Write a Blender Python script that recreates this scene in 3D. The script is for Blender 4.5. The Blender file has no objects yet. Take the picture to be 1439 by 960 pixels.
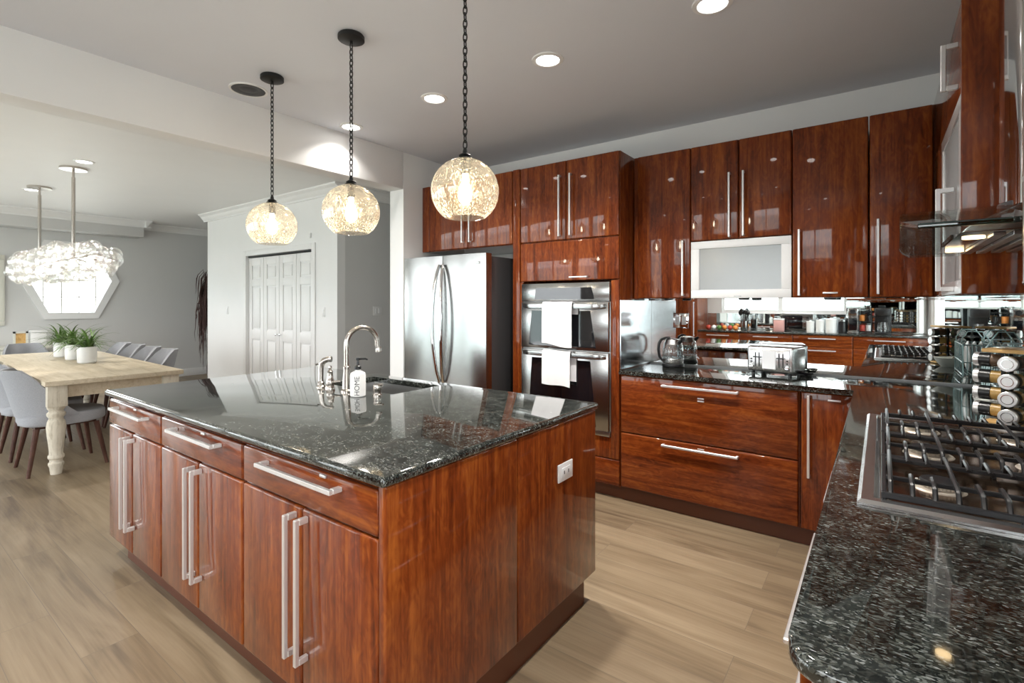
import bpy, bmesh, math, random
from mathutils import Vector, Matrix
random.seed(7)
S = bpy.context.scene
COL = S.collection
PI = math.pi

# ------------------------------------------------------------------ camera
F_PX = 703.5
YAW = math.radians(36.39)          # camera looks this far left of +Y
cd = bpy.data.cameras.new('camera')
cam = bpy.data.objects.new('camera', cd); COL.objects.link(cam)
cam.location = (0, 0, 1.38)
cam.rotation_euler = (PI/2, 0, YAW)
cd.sensor_width = 36; cd.lens = 36*F_PX/1439
cd.shift_y = -54/1439
cd.clip_start = 0.02; cd.clip_end = 200
S.camera = cam

# ------------------------------------------------------------------ view
S.view_settings.view_transform = 'Standard'
S.view_settings.look = 'None'
S.view_settings.gamma = 1
S.view_settings.use_curve_mapping = False
S.view_settings.exposure = 0.4

S.cycles.transparent_max_bounces = 48

# ------------------------------------------------------------------ world: bright hazy sky over pale sea
W = bpy.data.worlds.new('world'); S.world = W; W.use_nodes = True
nt = W.node_tree; nt.nodes.clear()
o_ = nt.nodes.new('ShaderNodeOutputWorld'); bg = nt.nodes.new('ShaderNodeBackground')
tc = nt.nodes.new('ShaderNodeTexCoord'); sp = nt.nodes.new('ShaderNodeSeparateXYZ'); rp = nt.nodes.new('ShaderNodeValToRGB')
mp = nt.nodes.new('ShaderNodeMapRange'); mp.inputs[1].default_value = -0.3; mp.inputs[2].default_value = 0.7
nt.links.new(tc.outputs['Generated'], sp.inputs[0]); nt.links.new(sp.outputs[2], mp.inputs[0]); nt.links.new(mp.outputs[0], rp.inputs[0])
e = rp.color_ramp.elements
e[0].position = 0.0; e[0].color = (.55, .56, .52, 1)
e[1].position = 1.0; e[1].color = (.80, .90, 1.0, 1)
for p, c in ((.285, (.50, .60, .60, 1)), (.305, (.95, .98, 1.0, 1)), (.5, (1, 1, 1, 1))):
    k = e.new(p); k.color = c
nt.links.new(rp.outputs[0], bg.inputs[0]); bg.inputs[1].default_value = 5.6
nt.links.new(bg.outputs[0], o_.inputs[0])

# room measures
WR = 0.556; WB = 3.85; WF = -2.0; XL = -10.6
CEIL = 2.73; CEILD = 2.80; YD = 6.2

def portal(x0, x1, z0, z1, y):
    l = bpy.data.lights.new('window_portal', 'AREA'); l.shape = 'RECTANGLE'; l.size = x1-x0; l.size_y = z1-z0
    l.cycles.is_portal = True
    o = bpy.data.objects.new('window_portal', l); COL.objects.link(o)
    o.location = ((x0+x1)/2, y, (z0+z1)/2); o.rotation_euler = (PI/2, 0, 0)     # shines along +Y into the room
    return o
WINS = [(-9.9, -7.4, .08, 2.35), (-7.1, -4.6, .08, 2.35), (-4.3, -3.15, .08, 2.35), (-2.35, -.45, 1.2, 2.25)]
for w in WINS: portal(w[0], w[1], w[2], w[3], WF-.10)
RWIN_ADDED = (-1.22, .58, .08, 2.30)                 # unseen glazed door added in the right wall to light the island end
o = portal(RWIN_ADDED[0], RWIN_ADDED[1], RWIN_ADDED[2], RWIN_ADDED[3], 0); o.location = (WR+.10, (RWIN_ADDED[0]+RWIN_ADDED[1])/2, (RWIN_ADDED[2]+RWIN_ADDED[3])/2); o.rotation_euler = (PI/2, 0, PI/2)
LWIN_ADDED = (-1.75, .45, .5, 2.30)                  # unseen window added in the far left wall for more daylight indoors
o = portal(LWIN_ADDED[0], LWIN_ADDED[1], LWIN_ADDED[2], LWIN_ADDED[3], 0); o.location = (XL-.10, (LWIN_ADDED[0]+LWIN_ADDED[1])/2, (LWIN_ADDED[2]+LWIN_ADDED[3])/2); o.rotation_euler = (PI/2, 0, -PI/2)

# ================================================================== materials
M = {}
def newmat(name):
    m = bpy.data.materials.new(name); m.use_nodes = True
    n = m.node_tree; return m, n, n.nodes['Principled BSDF']
def pr(name, col, rough=.5, metal=0, coat=0, coat_r=.03, noise=0, nscale=30, bump=0, emis=None, estr=0, spec=.5):
    m, n, b = newmat(name)
    b.inputs['Base Color'].default_value = (*col, 1); b.inputs['Roughness'].default_value = rough
    b.inputs['Metallic'].default_value = metal; b.inputs['Coat Weight'].default_value = coat
    b.inputs['Coat Roughness'].default_value = coat_r; b.inputs['Specular IOR Level'].default_value = spec
    if emis: b.inputs['Emission Color'].default_value = (*emis, 1); b.inputs['Emission Strength'].default_value = estr
    t = n.nodes.new('ShaderNodeTexCoord'); z = n.nodes.new('ShaderNodeTexNoise'); z.inputs['Scale'].default_value = nscale; z.inputs['Detail'].default_value = 4
    n.links.new(t.outputs['Object'], z.inputs['Vector'])
    r = n.nodes.new('ShaderNodeMix'); r.data_type = 'RGBA'
    k = max(noise, .02)
    r.inputs[6].default_value = (*[c*(1-k) for c in col], 1); r.inputs[7].default_value = (*[min(1, c*(1+k)) for c in col], 1)
    n.links.new(z.outputs[0], r.inputs[0]); n.links.new(r.outputs[2], b.inputs['Base Color'])
    if bump:
        bp = n.nodes.new('ShaderNodeBump'); bp.inputs['Strength'].default_value = bump; bp.inputs['Distance'].default_value = .002
        n.links.new(z.outputs[0], bp.inputs['Height']); n.links.new(bp.outputs[0], b.inputs['Normal'])
    M[name] = m; return m

def wood(name, axis, dark, mid, light, rough=.3, coat=1.0, sc=1.0, figure=.55):
    m, n, b = newmat(name); N = n.nodes.new; L = n.links.new
    t = N('ShaderNodeTexCoord'); oi = N('ShaderNodeObjectInfo')
    mul = N('ShaderNodeVectorMath'); mul.operation = 'SCALE'; mul.inputs[0].default_value = (17.3, 31.7, 11.9)
    L(oi.outputs['Random'], mul.inputs['Scale'])
    add = N('ShaderNodeVectorMath'); L(t.outputs['Object'], add.inputs[0]); L(mul.outputs[0], add.inputs[1])
    def mapn(a, c):
        q = N('ShaderNodeMapping'); v = [c, c, c]; v['XYZ'.index(axis)] = a
        q.inputs['Scale'].default_value = v; L(add.outputs[0], q.inputs['Vector']); return q
    n1 = N('ShaderNodeTexNoise'); n1.inputs['Scale'].default_value = 1*sc; n1.inputs['Detail'].default_value = 5; n1.inputs['Distortion'].default_value = 1.6
    L(mapn(1.3, 15).outputs[0], n1.inputs['Vector'])
    n2 = N('ShaderNodeTexNoise'); n2.inputs['Scale'].default_value = 1*sc; n2.inputs['Detail'].default_value = 3
    L(mapn(3, 110).outputs[0], n2.inputs['Vector'])
    n3 = N('ShaderNodeTexNoise'); n3.inputs['Scale'].default_value = 1*sc; n3.inputs['Detail'].default_value = 2; n3.inputs['Distortion'].default_value = 2.5
    L(mapn(9, 26).outputs[0], n3.inputs['Vector'])
    a = N('ShaderNodeMath'); a.operation = 'MULTIPLY'; a.inputs[1].default_value = figure; L(n1.outputs[0], a.inputs[0])
    c = N('ShaderNodeMath'); c.operation = 'MULTIPLY_ADD'; c.inputs[1].default_value = .22; L(n2.outputs[0], c.inputs[0]); L(a.outputs[0], c.inputs[2])
    d = N('ShaderNodeMath'); d.operation = 'MULTIPLY_ADD'; d.inputs[1].default_value = .28; L(n3.outputs[0], d.inputs[0]); L(c.outputs[0], d.inputs[2])
    r = N('ShaderNodeValToRGB'); L(d.outputs[0], r.inputs[0]); e = r.color_ramp.elements
    e[0].position = .36; e[0].color = (*dark, 1); e[1].position = .70; e[1].color = (*light, 1); q = e.new(.51); q.color = (*mid, 1)
    L(r.outputs[0], b.inputs['Base Color']); b.inputs['Roughness'].default_value = rough
    b.inputs['Coat Weight'].default_value = coat; b.inputs['Coat IOR'].default_value = 1.36; b.inputs['Specular IOR Level'].default_value = .10; b.inputs['Coat Roughness'].default_value = .035
    M[name] = m; return m

CH = ((.066, .0115, .0028), (.155, .030, .0060), (.29, .078, .0135))
wood('cherry_v', 'Z', *CH)
wood('cherry_h', 'X', *CH)
wood('cherry_y', 'Y', *CH)
wood('walnut', 'Z', (.045, .02, .014), (.075, .035, .025), (.11, .055, .04), .4, 0)
wood('pale_oak', 'X', (.42, .35, .25), (.54, .46, .34), (.62, .54, .42), .55, 0, figure=.6)
wood('whitewash', 'Z', (.42, .37, .29), (.62, .57, .47), (.70, .65, .56), .6, 0)
wood('bamboo', 'X', (.50, .28, .10), (.64, .40, .16), (.72, .48, .22), .4, .3)

def granite():
    m, n, b = newmat('granite'); N = n.nodes.new; L = n.links.new
    t = N('ShaderNodeTexCoord')
    mpn = N('ShaderNodeMapping'); mpn.inputs['Rotation'].default_value = (0, 0, .5); mpn.inputs['Scale'].default_value = (1, 1.9, 1.2)
    L(t.outputs['Object'], mpn.inputs['Vector'])
    wz = N('ShaderNodeTexNoise'); wz.inputs['Scale'].default_value = 40; wz.inputs['Detail'].default_value = 2; L(mpn.outputs[0], wz.inputs['Vector'])
    wa = N('ShaderNodeVectorMath'); wa.operation = 'SCALE'; wa.inputs['Scale'].default_value = .018; L(wz.outputs['Color'], wa.inputs[0])
    wb = N('ShaderNodeVectorMath'); L(mpn.outputs[0], wb.inputs[0]); L(wa.outputs[0], wb.inputs[1])
    v = N('ShaderNodeTexVoronoi'); v.inputs['Scale'].default_value = 185; L(wb.outputs[0], v.inputs['Vector'])
    sx = N('ShaderNodeSeparateColor'); L(v.outputs['Color'], sx.inputs[0])
    r = N('ShaderNodeValToRGB'); L(sx.outputs[0], r.inputs[0]); e = r.color_ramp.elements
    e[0].position = 0; e[0].color = (.006, .008, .008, 1); e[1].position = 1; e[1].color = (.22, .23, .225, 1)
    for p, c in ((.40, (.012, .015, .013, 1)), (.58, (.032, .036, .031, 1)), (.78, (.062, .066, .057, 1)), (.94, (.10, .108, .10, 1))):
        k = e.new(p); k.color = c
    z = N('ShaderNodeTexNoise'); z.inputs['Scale'].default_value = 22; z.inputs['Detail'].default_value = 5; L(t.outputs['Object'], z.inputs['Vector'])
    mr = N('ShaderNodeMapRange'); mr.inputs[1].default_value = .3; mr.inputs[2].default_value = .7; mr.inputs[3].default_value = .35; mr.inputs[4].default_value = 1.5; L(z.outputs[0], mr.inputs[0])
    mx = N('ShaderNodeVectorMath'); mx.operation = 'SCALE'; L(r.outputs[0], mx.inputs[0]); L(mr.outputs[0], mx.inputs['Scale'])
    L(mx.outputs[0], b.inputs['Base Color']); b.inputs['Roughness'].default_value = .06; b.inputs['Specular IOR Level'].default_value = .6
    b.inputs['Coat Weight'].default_value = .6; b.inputs['Coat Roughness'].default_value = .02
    M['granite'] = m
granite()

def planks():
    m, n, b = newmat('floor_planks'); N = n.nodes.new; L = n.links.new
    t = N('ShaderNodeTexCoord')
    br = N('ShaderNodeTexBrick'); br.inputs['Scale'].default_value = 1; br.inputs['Brick Width'].default_value = 1.25; br.inputs['Row Height'].default_value = .19
    br.inputs['Mortar Size'].default_value = .0012; br.inputs['Mortar Smooth'].default_value = .3; br.offset = .37; br.inputs['Bias'].default_value = 0
    br.inputs['Color1'].default_value = (0, 0, 0, 1); br.inputs['Color2'].default_value = (1, 1, 1, 1); br.inputs['Mortar'].default_value = (.5, .5, .5, 1)
    L(t.outputs['Object'], br.inputs['Vector'])
    sc = N('ShaderNodeVectorMath'); sc.operation = 'SCALE'; sc.inputs['Scale'].default_value = 7.0; L(br.outputs['Color'], sc.inputs[0])
    ad = N('ShaderNodeVectorMath'); L(t.outputs['Object'], ad.inputs[0]); L(sc.outputs[0], ad.inputs[1])
    def nz(s, d, dist):
        q = N('ShaderNodeMapping'); q.inputs['Scale'].default_value = s; L(ad.outputs[0], q.inputs['Vector'])
        z = N('ShaderNodeTexNoise'); z.inputs['Scale'].default_value = 1; z.inputs['Detail'].default_value = d; z.inputs['Distortion'].default_value = dist
        L(q.outputs[0], z.inputs['Vector']); return z
    a = nz((1.0, 9, 1), 5, 1.2); c = nz((3, 90, 1), 3, .2)
    m1 = N('ShaderNodeMath'); m1.operation = 'MULTIPLY'; m1.inputs[1].default_value = .62; L(a.outputs[0], m1.inputs[0])
    m2 = N('ShaderNodeMath'); m2.operation = 'MULTIPLY_ADD'; m2.inputs[1].default_value = .25; L(c.outputs[0], m2.inputs[0]); L(m1.outputs[0], m2.inputs[2])
    sr = N('ShaderNodeSeparateColor'); L(br.outputs['Color'], sr.inputs[0])
    m3 = N('ShaderNodeMath'); m3.operation = 'MULTIPLY_ADD'; m3.inputs[1].default_value = .13; L(sr.outputs[0], m3.inputs[0]); L(m2.outputs[0], m3.inputs[2])
    r = N('ShaderNodeValToRGB'); L(m3.outputs[0], r.inputs[0]); e = r.color_ramp.elements
    e[0].position = .30; e[0].color = (.115, .080, .050, 1); e[1].position = .66; e[1].color = (.28, .213, .138, 1); k = e.new(.46); k.color = (.205, .150, .092, 1)
    mo = N('ShaderNodeMix'); mo.data_type = 'RGBA'; mo.inputs[7].default_value = (.14, .11, .08, 1)
    L(br.outputs['Fac'], mo.inputs[0]); L(r.outputs[0], mo.inputs[6]); L(mo.outputs[2], b.inputs['Base Color'])
    b.inputs['Roughness'].default_value = .38
    M['floor'] = m
planks()

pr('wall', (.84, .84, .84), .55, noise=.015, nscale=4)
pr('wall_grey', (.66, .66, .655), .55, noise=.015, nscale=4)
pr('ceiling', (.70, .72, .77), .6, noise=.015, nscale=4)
pr('white_trim', (.84, .84, .84), .4)
pr('cream_trim', (.72, .71, .64), .45)
pr('steel', (.37, .37, .365), .20, 1, noise=.04, nscale=60)
pr('steel_bright', (.70, .70, .70), .24, 1)
pr('steel_soft', (.48, .48, .475), .30, 1)
pr('steel_dark', (.10, .10, .105), .35, .6)
pr('chrome', (.80, .80, .80), .07, 1)
pr('nickel', (.52, .48, .44), .22, 1)
pr('aluminium', (.78, .77, .77), .32, .75)
pr('white_plastic', (.80, .80, .80), .35)
pr('black_metal', (.012, .012, .012), .45, .3)
pr('cast_iron', (.018, .018, .020), .38, .2)
pr('black_plastic', (.012, .012, .013), .3)
pr('black_gloss', (.006, .006, .008), .03, spec=.8)
pr('plinth', (.105, .030, .012), .35)
pr('frosted', (.34, .36, .37), .24, .15)
pr('white_paint_metal', (.80, .81, .82), .3)
pr('towel', (.78, .78, .80), .95, noise=.06, nscale=220, bump=.6)
pr('fabric_grey', (.31, .315, .335), .95, noise=.2, nscale=160, bump=.4)
pr('fabric_dark', (.14, .145, .155), .95, noise=.2, nscale=160, bump=.4)
pr('leaf', (.09, .17, .035), .5, noise=.5, nscale=18)
pr('plume', (.075, .038, .034), .9, noise=.6, nscale=40)
pr('ceramic', (.82, .82, .81), .25)
pr('bowl', (.72, .74, .70), .3)
pr('mirror', (.88, .92, .91), .012, 1)
pr('splash', (.78, .80, .84), .16, 1)
pr('brass', (.55, .33, .12), .3, 1)
pr('burner', (.66, .60, .52), .4, .6)
pr('pan', (.20, .13, .085), .16, .9)
pr('pink', (.62, .34, .32), .5)
pr('orange', (.70, .25, .05), .5)
pr('green', (.12, .25, .06), .5)
pr('red', (.45, .05, .03), .4)
pr('ink', (.06, .06, .07), .6)
pr('spice_amber', (.42, .26, .08), .3, noise=.4, nscale=200)
pr('spice_green', (.10, .12, .05), .4, noise=.5, nscale=200)
pr('spice_brown', (.12, .07, .04), .4, noise=.5, nscale=200)
pr('wire', (.34, .44, .44), .3, .8)
pr('lamp_lens', (.9, .9, .9), .4, emis=(1, .97, .92), estr=9)
pr('bulb', (1, .9, .8), .4, emis=(1, .90, .74), estr=60)
pr('bulb_warm', (1, .8, .5), .4, emis=(1, .72, .38), estr=5)
pr('bulb_chandelier', (1, .9, .8), .4, emis=(1, .93, .82), estr=9)

def glassy(name, tint, base, gain, rough=.02, fleck=None):
    m = bpy.data.materials.new(name); m.use_nodes = True; n = m.node_tree; n.nodes.clear(); N = n.nodes.new; L = n.links.new
    out = N('ShaderNodeOutputMaterial'); tr = N('ShaderNodeBsdfTransparent'); tr.inputs[0].default_value = (*tint, 1)
    gl = N('ShaderNodeBsdfGlossy'); gl.inputs['Roughness'].default_value = rough; gl.inputs[0].default_value = (1, 1, 1, 1)
    lw = N('ShaderNodeLayerWeight'); lw.inputs[0].default_value = .35
    mr = N('ShaderNodeMapRange'); mr.inputs[3].default_value = base; mr.inputs[4].default_value = gain; L(lw.outputs['Facing'], mr.inputs[0])
    mx = N('ShaderNodeMixShader'); L(mr.outputs[0], mx.inputs[0]); L(tr.outputs[0], mx.inputs[1]); L(gl.outputs[0], mx.inputs[2])
    last = mx
    if fleck:
        t = N('ShaderNodeTexCoord'); q = N('ShaderNodeMapping'); q.inputs['Scale'].default_value = (1, 1, .45); L(t.outputs['Object'], q.inputs[0])
        z = N('ShaderNodeTexNoise'); z.inputs['Scale'].default_value = 170; z.inputs['Detail'].default_value = 1; L(q.outputs[0], z.inputs['Vector'])
        z2 = N('ShaderNodeTexNoise'); z2.inputs['Scale'].default_value = 7; z2.inputs['Detail'].default_value = 2; L(t.outputs['Object'], z2.inputs['Vector'])
        a = N('ShaderNodeMath'); a.operation = 'MULTIPLY_ADD'; a.inputs[1].default_value = .55; L(z2.outputs[0], a.inputs[0]); L(z.outputs[0], a.inputs[2])
        sz = N('ShaderNodeSeparateXYZ'); L(t.outputs['Object'], sz.inputs[0])
        zr = N('ShaderNodeMapRange'); zr.inputs[1].default_value = -.76; zr.inputs[2].default_value = -.95; zr.inputs[3].default_value = -.05; zr.inputs[4].default_value = .065; L(sz.outputs[2], zr.inputs[0])
        a2 = N('ShaderNodeMath'); L(a.outputs[0], a2.inputs[0]); L(zr.outputs[0], a2.inputs[1]); a = a2
        st = N('ShaderNodeMapRange'); st.inputs[1].default_value = .86; st.inputs[2].default_value = .94; st.inputs[3].default_value = .13; st.inputs[4].default_value = .68; L(a.outputs[0], st.inputs[0])
        d = N('ShaderNodeBsdfGlossy'); d.inputs[0].default_value = (*fleck, 1); d.inputs['Roughness'].default_value = .25
        tl = N('ShaderNodeBsdfTranslucent'); tl.inputs[0].default_value = (.95, .85, .66, 1)
        m0 = N('ShaderNodeMixShader'); m0.inputs[0].default_value = .4; L(d.outputs[0], m0.inputs[1]); L(tl.outputs[0], m0.inputs[2])
        m2 = N('ShaderNodeMixShader'); L(st.outputs[0], m2.inputs[0]); L(mx.outputs[0], m2.inputs[1]); L(m0.outputs[0], m2.inputs[2]); last = m2
    L(last.outputs[0], out.inputs[0]); M[name] = m
glassy('window_glass', (.97, .98, .98), .03, .5)
glassy('hood_glass', (.86, .90, .885), .05, .55)
glassy('glass_edge', (.03, .24, .20), .08, .2)
glassy('bubble', (.98, .98, .975), .025, .62)
glassy('kettle_glass', (.80, .84, .85), .08, .7)
glassy('jar_glass', (.92, .94, .93), .06, .5)
glassy('globe', (.97, .945, .89), .07, .6, .03, (.50, .36, .20))

# ================================================================== helpers
def BM(): return bmesh.new()
def box(bm, x0, x1, y0, y1, z0, z1, bev=0, seg=2, mat=None):
    if x1 < x0: x0, x1 = x1, x0
    if y1 < y0: y0, y1 = y1, y0
    r = bmesh.ops.create_cube(bm, size=1)
    vs = r['verts']
    bmesh.ops.scale(bm, vec=(x1-x0, y1-y0, z1-z0), verts=vs)
    bmesh.ops.translate(bm, vec=((x0+x1)/2, (y0+y1)/2, (z0+z1)/2), verts=vs)
    if bev:
        es = list({e for v in vs for e in v.link_edges})
        bmesh.ops.bevel(bm, geom=es, offset=min(bev, .49*min(x1-x0, y1-y0, z1-z0)), segments=seg, affect='EDGES', profile=.5)
    return vs
def frame_of(d):
    d = d.normalized(); u = d.orthogonal().normalized(); return u, d.cross(u)
def tube(bm, pts, r, seg=10, closed=False, caps=True):
    pts = [Vector(p) for p in pts]; n = len(pts); rings = []
    u = None
    for i, p in enumerate(pts):
        a = pts[(i-1) % n] if (closed or i > 0) else p
        b = pts[(i+1) % n] if (closed or i < n-1) else p
        d = (b-a).normalized()
        if u is None: u = d.orthogonal().normalized()
        else: u = (u - d*u.dot(d)).normalized()
        w = d.cross(u); rr = r[i] if isinstance(r, (list, tuple)) else r
        rings.append([bm.verts.new(p + u*math.cos(2*PI*k/seg)*rr + w*math.sin(2*PI*k/seg)*rr) for k in range(seg)])
    for i in range(n if closed else n-1):
        A, B = rings[i], rings[(i+1) % n]
        for k in range(seg): bm.faces.new((A[k], A[(k+1) % seg], B[(k+1) % seg], B[k]))
    if caps and not closed:
        bm.faces.new(rings[0][::-1]); bm.faces.new(rings[-1])
def lathe(bm, prof, c=(0, 0, 0), seg=24, mat4=None):
    rings = []
    for r, z in prof:
        if r < 1e-6: rings.append([bm.verts.new((0, 0, z))])
        else: rings.append([bm.verts.new((r*math.cos(2*PI*k/seg), r*math.sin(2*PI*k/seg), z)) for k in range(seg)])
    for A, B in zip(rings, rings[1:]):
        for k in range(seg):
            a, b = k, (k+1) % seg
            if len(A) == 1 and len(B) == 1: continue
            if len(A) == 1: bm.faces.new((A[0], B[b], B[a]))
            elif len(B) == 1: bm.faces.new((A[a], A[b], B[0]))
            else: bm.faces.new((A[a], A[b], B[b], B[a]))
    vs = [v for q in rings for v in q]
    if mat4 is not None: bmesh.ops.transform(bm, matrix=mat4, verts=vs)
    bmesh.ops.translate(bm, vec=c, verts=vs)
    return vs
def disc(bm, c, r, h, seg=28): lathe(bm, [(0, 0), (r, 0), (r, h), (0, h)], c, seg)
def prism(bm, poly, z0, z1, bev=0, seg=3, axis='Z'):
    """poly in a plane; extruded along axis (Z: xy, X: yz, Y: xz)"""
    def P(a, b, c): return {'Z': (a, b, c), 'X': (c, a, b), 'Y': (a, c, b)}[axis]
    lo = [bm.verts.new(P(a, b, z0)) for a, b in poly]; hi = [bm.verts.new(P(a, b, z1)) for a, b in poly]
    n = len(poly); fs = [bm.faces.new(lo[::-1]), bm.faces.new(hi)]
    for i in range(n): fs.append(bm.faces.new((lo[i], lo[(i+1) % n], hi[(i+1) % n], hi[i])))
    if bev:
        es = list(fs[0].edges)+list(fs[1].edges)
        bmesh.ops.bevel(bm, geom=es, offset=bev, segments=seg, affect='EDGES', profile=.5)
ORG = {}
def link(name, bm, mat, org=(0, 0, 0), parent=None, angle=35):
    bmesh.ops.recalc_face_normals(bm, faces=bm.faces[:])
    me = bpy.data.meshes.new(name); bm.to_mesh(me); bm.free()
    org = Vector(org); me.transform(Matrix.Translation(-org))
    me.materials.append(M[mat] if isinstance(mat, str) else mat)
    me.polygons.foreach_set('use_smooth', [True]*len(me.polygons)); me.set_sharp_from_angle(angle=math.radians(angle))
    o = bpy.data.objects.new(name, me); COL.objects.link(o)
    if parent: o.parent = parent
    else: o.location = org
    ORG[o.as_pointer()] = org
    return o
def part(name, bm, mat, parent, label=None, angle=35):
    o = link(name, bm, mat, ORG[parent.as_pointer()], parent, angle)
    if label: o['label'] = label
    return o
def tag(o, label, cat, group=None):
    o['label'] = label; o['category'] = cat
    if group: o['group'] = group
    return o
def thing(name, label, cat, loc=(0, 0, 0), group=None):
    o = bpy.data.objects.new(name, None); COL.objects.link(o); o.location = loc; o.empty_display_size = .1
    ORG[o.as_pointer()] = Vector(loc); return tag(o, label, cat, group)
def single(name, bm, mat, label, cat, org, group=None, angle=35):
    return tag(link(name, bm, mat, org, None, angle), label, cat, group)
def struct(name, bm, mat, angle=35):
    o = link(name, bm, mat, angle=angle); o['kind'] = 'structure'; return o
def copy_tree(o, parent=None):
    c = o.copy(); COL.objects.link(c)
    if parent: c.parent = parent
    for ch in list(o.children): copy_tree(ch, c)
    ORG[c.as_pointer()] = ORG.get(o.as_pointer(), Vector((0, 0, 0)))
    return c
def B(*a, bev=0, seg=2):
    bm = BM(); box(bm, *a, bev=bev, seg=seg); return bm

# ================================================================== setting
struct('floor', B(XL-.2, WR+.2, WF-.2, YD+.2, -.1, 0), 'floor')
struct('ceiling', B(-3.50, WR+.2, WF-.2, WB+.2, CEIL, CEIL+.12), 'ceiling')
struct('ceiling_dining', B(XL-.2, -3.50, WF-.2, YD+.2, CEILD, CEILD+.12), 'wall')
bm = BM(); a, b, c, d = RWIN_ADDED
box(bm, WR, WR+.12, WF-.12, a, 0, CEIL); box(bm, WR, WR+.12, b, WB+.12, 0, CEIL); box(bm, WR, WR+.12, a, b, 0, c); box(bm, WR, WR+.12, a, b, d, CEIL)
struct('wall_right', bm, 'wall')
def added_window(n, x0, x1, xp, w):  # frame and pane for the unseen openings added to bring in light
    a, b, c, d = w; bm = BM(); m = (a+b)/2
    box(bm, x0, x1, a, b, c, c+.06); box(bm, x0, x1, a, b, d-.06, d)
    for q in (a+.035, m, b-.035): box(bm, x0, x1, q-.035, q+.035, c+.06, d-.06)
    fr = struct(n, bm, 'white_trim'); part('pane', B(xp-.003, xp+.003, a+.03, b-.03, c+.05, d-.05), 'window_glass', fr)
added_window('window_6', WR+.03, WR+.10, WR+.065, RWIN_ADDED)
added_window('window_7', XL-.10, XL-.03, XL-.065, LWIN_ADDED)
struct('wall_back', B(-3.62, WR, WB, WB+.12, 0, CEIL), 'wall')
struct('wall_stub', B(-3.62, -3.44, 3.03, WB, 0, CEILD), 'wall')
struct('ceiling_beam', B(-3.62, -3.44, WF, 3.03, 2.40, CEILD, bev=.008), 'wall')
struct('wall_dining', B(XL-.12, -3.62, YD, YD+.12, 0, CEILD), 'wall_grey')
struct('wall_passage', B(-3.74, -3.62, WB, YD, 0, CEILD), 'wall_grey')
# front wall (behind the camera) with window openings
bm = BM()
xs = [XL] + [v for w in WINS for v in (w[0], w[1])] + [WR]
for i in range(0, len(xs), 2): box(bm, xs[i], xs[i+1], WF-.14, WF, 0, CEILD)
for w in WINS:
    box(bm, w[0], w[1], WF-.14, WF, 0, w[2]); box(bm, w[0], w[1], WF-.14, WF, w[3], CEILD)
struct('wall_front', bm, 'wall')
for i, w in enumerate(WINS):
    wf = BM(); x0, x1, z0, z1 = w; y0, y1 = WF-.11, WF-.04
    box(wf, x0, x1, y0, y1, z0, z0+.06); box(wf, x0, x1, y0, y1, z1-.06, z1)
    k = 2 if x1-x0 > 1.5 else 1
    for j in range(k+1):
        xm = x0+(x1-x0)*j/k; box(wf, max(x0, xm-.035), min(x1, xm+.035), y0, y1, z0+.06, z1-.06)
    fr = struct('window_%d' % (i+2), wf, 'white_trim')
    part('pane', B(x0+.03, x1-.03, WF-.078, WF-.072, z0+.05, z1-.05), 'window_glass', fr)

# hexagon wall
HC = (2.31, 1.75); HW, HF, HH = .53, .29, .54
def hexa(s, dw=0):
    return [(HC[0]+a*(HW+dw*1.15), HC[1]) if b == 0 else (HC[0]+a*(HF+dw*.55), HC[1]+b*(HH+dw)) for a, b in ((1, 0), (1, 1), (-1, 1), (-1, 0), (-1, -1), (1, -1))]
bm = BM()
def ringprism(bm, outer, inner, c0, c1):
    n = len(outer); vs = []
    for c in (c0, c1):
        vs.append([bm.verts.new((c, y, z)) for y, z in outer]); vs.append([bm.verts.new((c, y, z)) for y, z in inner])
    o0, i0, o1, i1 = vs
    for k in range(n):
        j = (k+1) % n
        bm.faces.new((o0[k], o0[j], i0[j], i0[k])); bm.faces.new((o1[k], i1[k], i1[j], o1[j]))
        bm.faces.new((o0[k], o1[k], o1[j], o0[j])); bm.faces.new((i0[k], i0[j], i1[j], i1[k]))
hx = hexa(1)
# wall as a ring round the opening (outer box split into six points to match)
YS = .6
outer = [(YD+.12, HC[1]), (YD+.12, CEILD), (YS, CEILD), (YS, HC[1]), (YS, 0), (YD+.12, 0)]
ringprism(bm, outer, hx, XL-.14, XL)
a, b, c, d = LWIN_ADDED
box(bm, XL-.14, XL, WF-.12, a, 0, CEILD); box(bm, XL-.14, XL, b, YS, 0, CEILD); box(bm, XL-.14, XL, a, b, 0, c); box(bm, XL-.14, XL, a, b, d, CEILD)
struct('wall_left', bm, 'wall_grey')
bm = BM(); ringprism(bm, hexa(1, .085), hexa(1, -.012), XL-.005, XL+.03); ringprism(bm, hexa(1, .0), hexa(1, -.015), XL-.14, XL)
hw_ = struct('window_1', bm, 'white_trim')
bm = BM(); prism(bm, hexa(1, -.01), XL-.105, XL-.098, axis='X'); part('pane', bm, 'window_glass', hw_)
bm = BM()
for yy in (-.33, -.11, .11, .33):
    hh = HH if abs(yy) < HF else HH*(HW-abs(yy))/(HW-HF)
    box(bm, XL-.10, XL-.088, HC[0]+yy-.008, HC[0]+yy+.008, HC[1]-hh, HC[1]+hh)
for zz in (-.27, 0, .27):
    ww = HW-(HW-HF)*abs(zz)/HH
    box(bm, XL-.10, XL-.089, HC[0]-ww, HC[0]+ww, HC[1]+zz-.008, HC[1]+zz+.008)
part('muntins', bm, 'cream_trim', hw_)
pl = bpy.data.lights.new('window_portal', 'AREA'); pl.shape = 'RECTANGLE'; pl.size = 1.14; pl.size_y = 1.1; pl.cycles.is_portal = True
po = bpy.data.objects.new('window_portal', pl); COL.objects.link(po); po.location = (XL-.13, HC[0], HC[1]); po.rotation_euler = (PI/2, 0, -PI/2)

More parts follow.
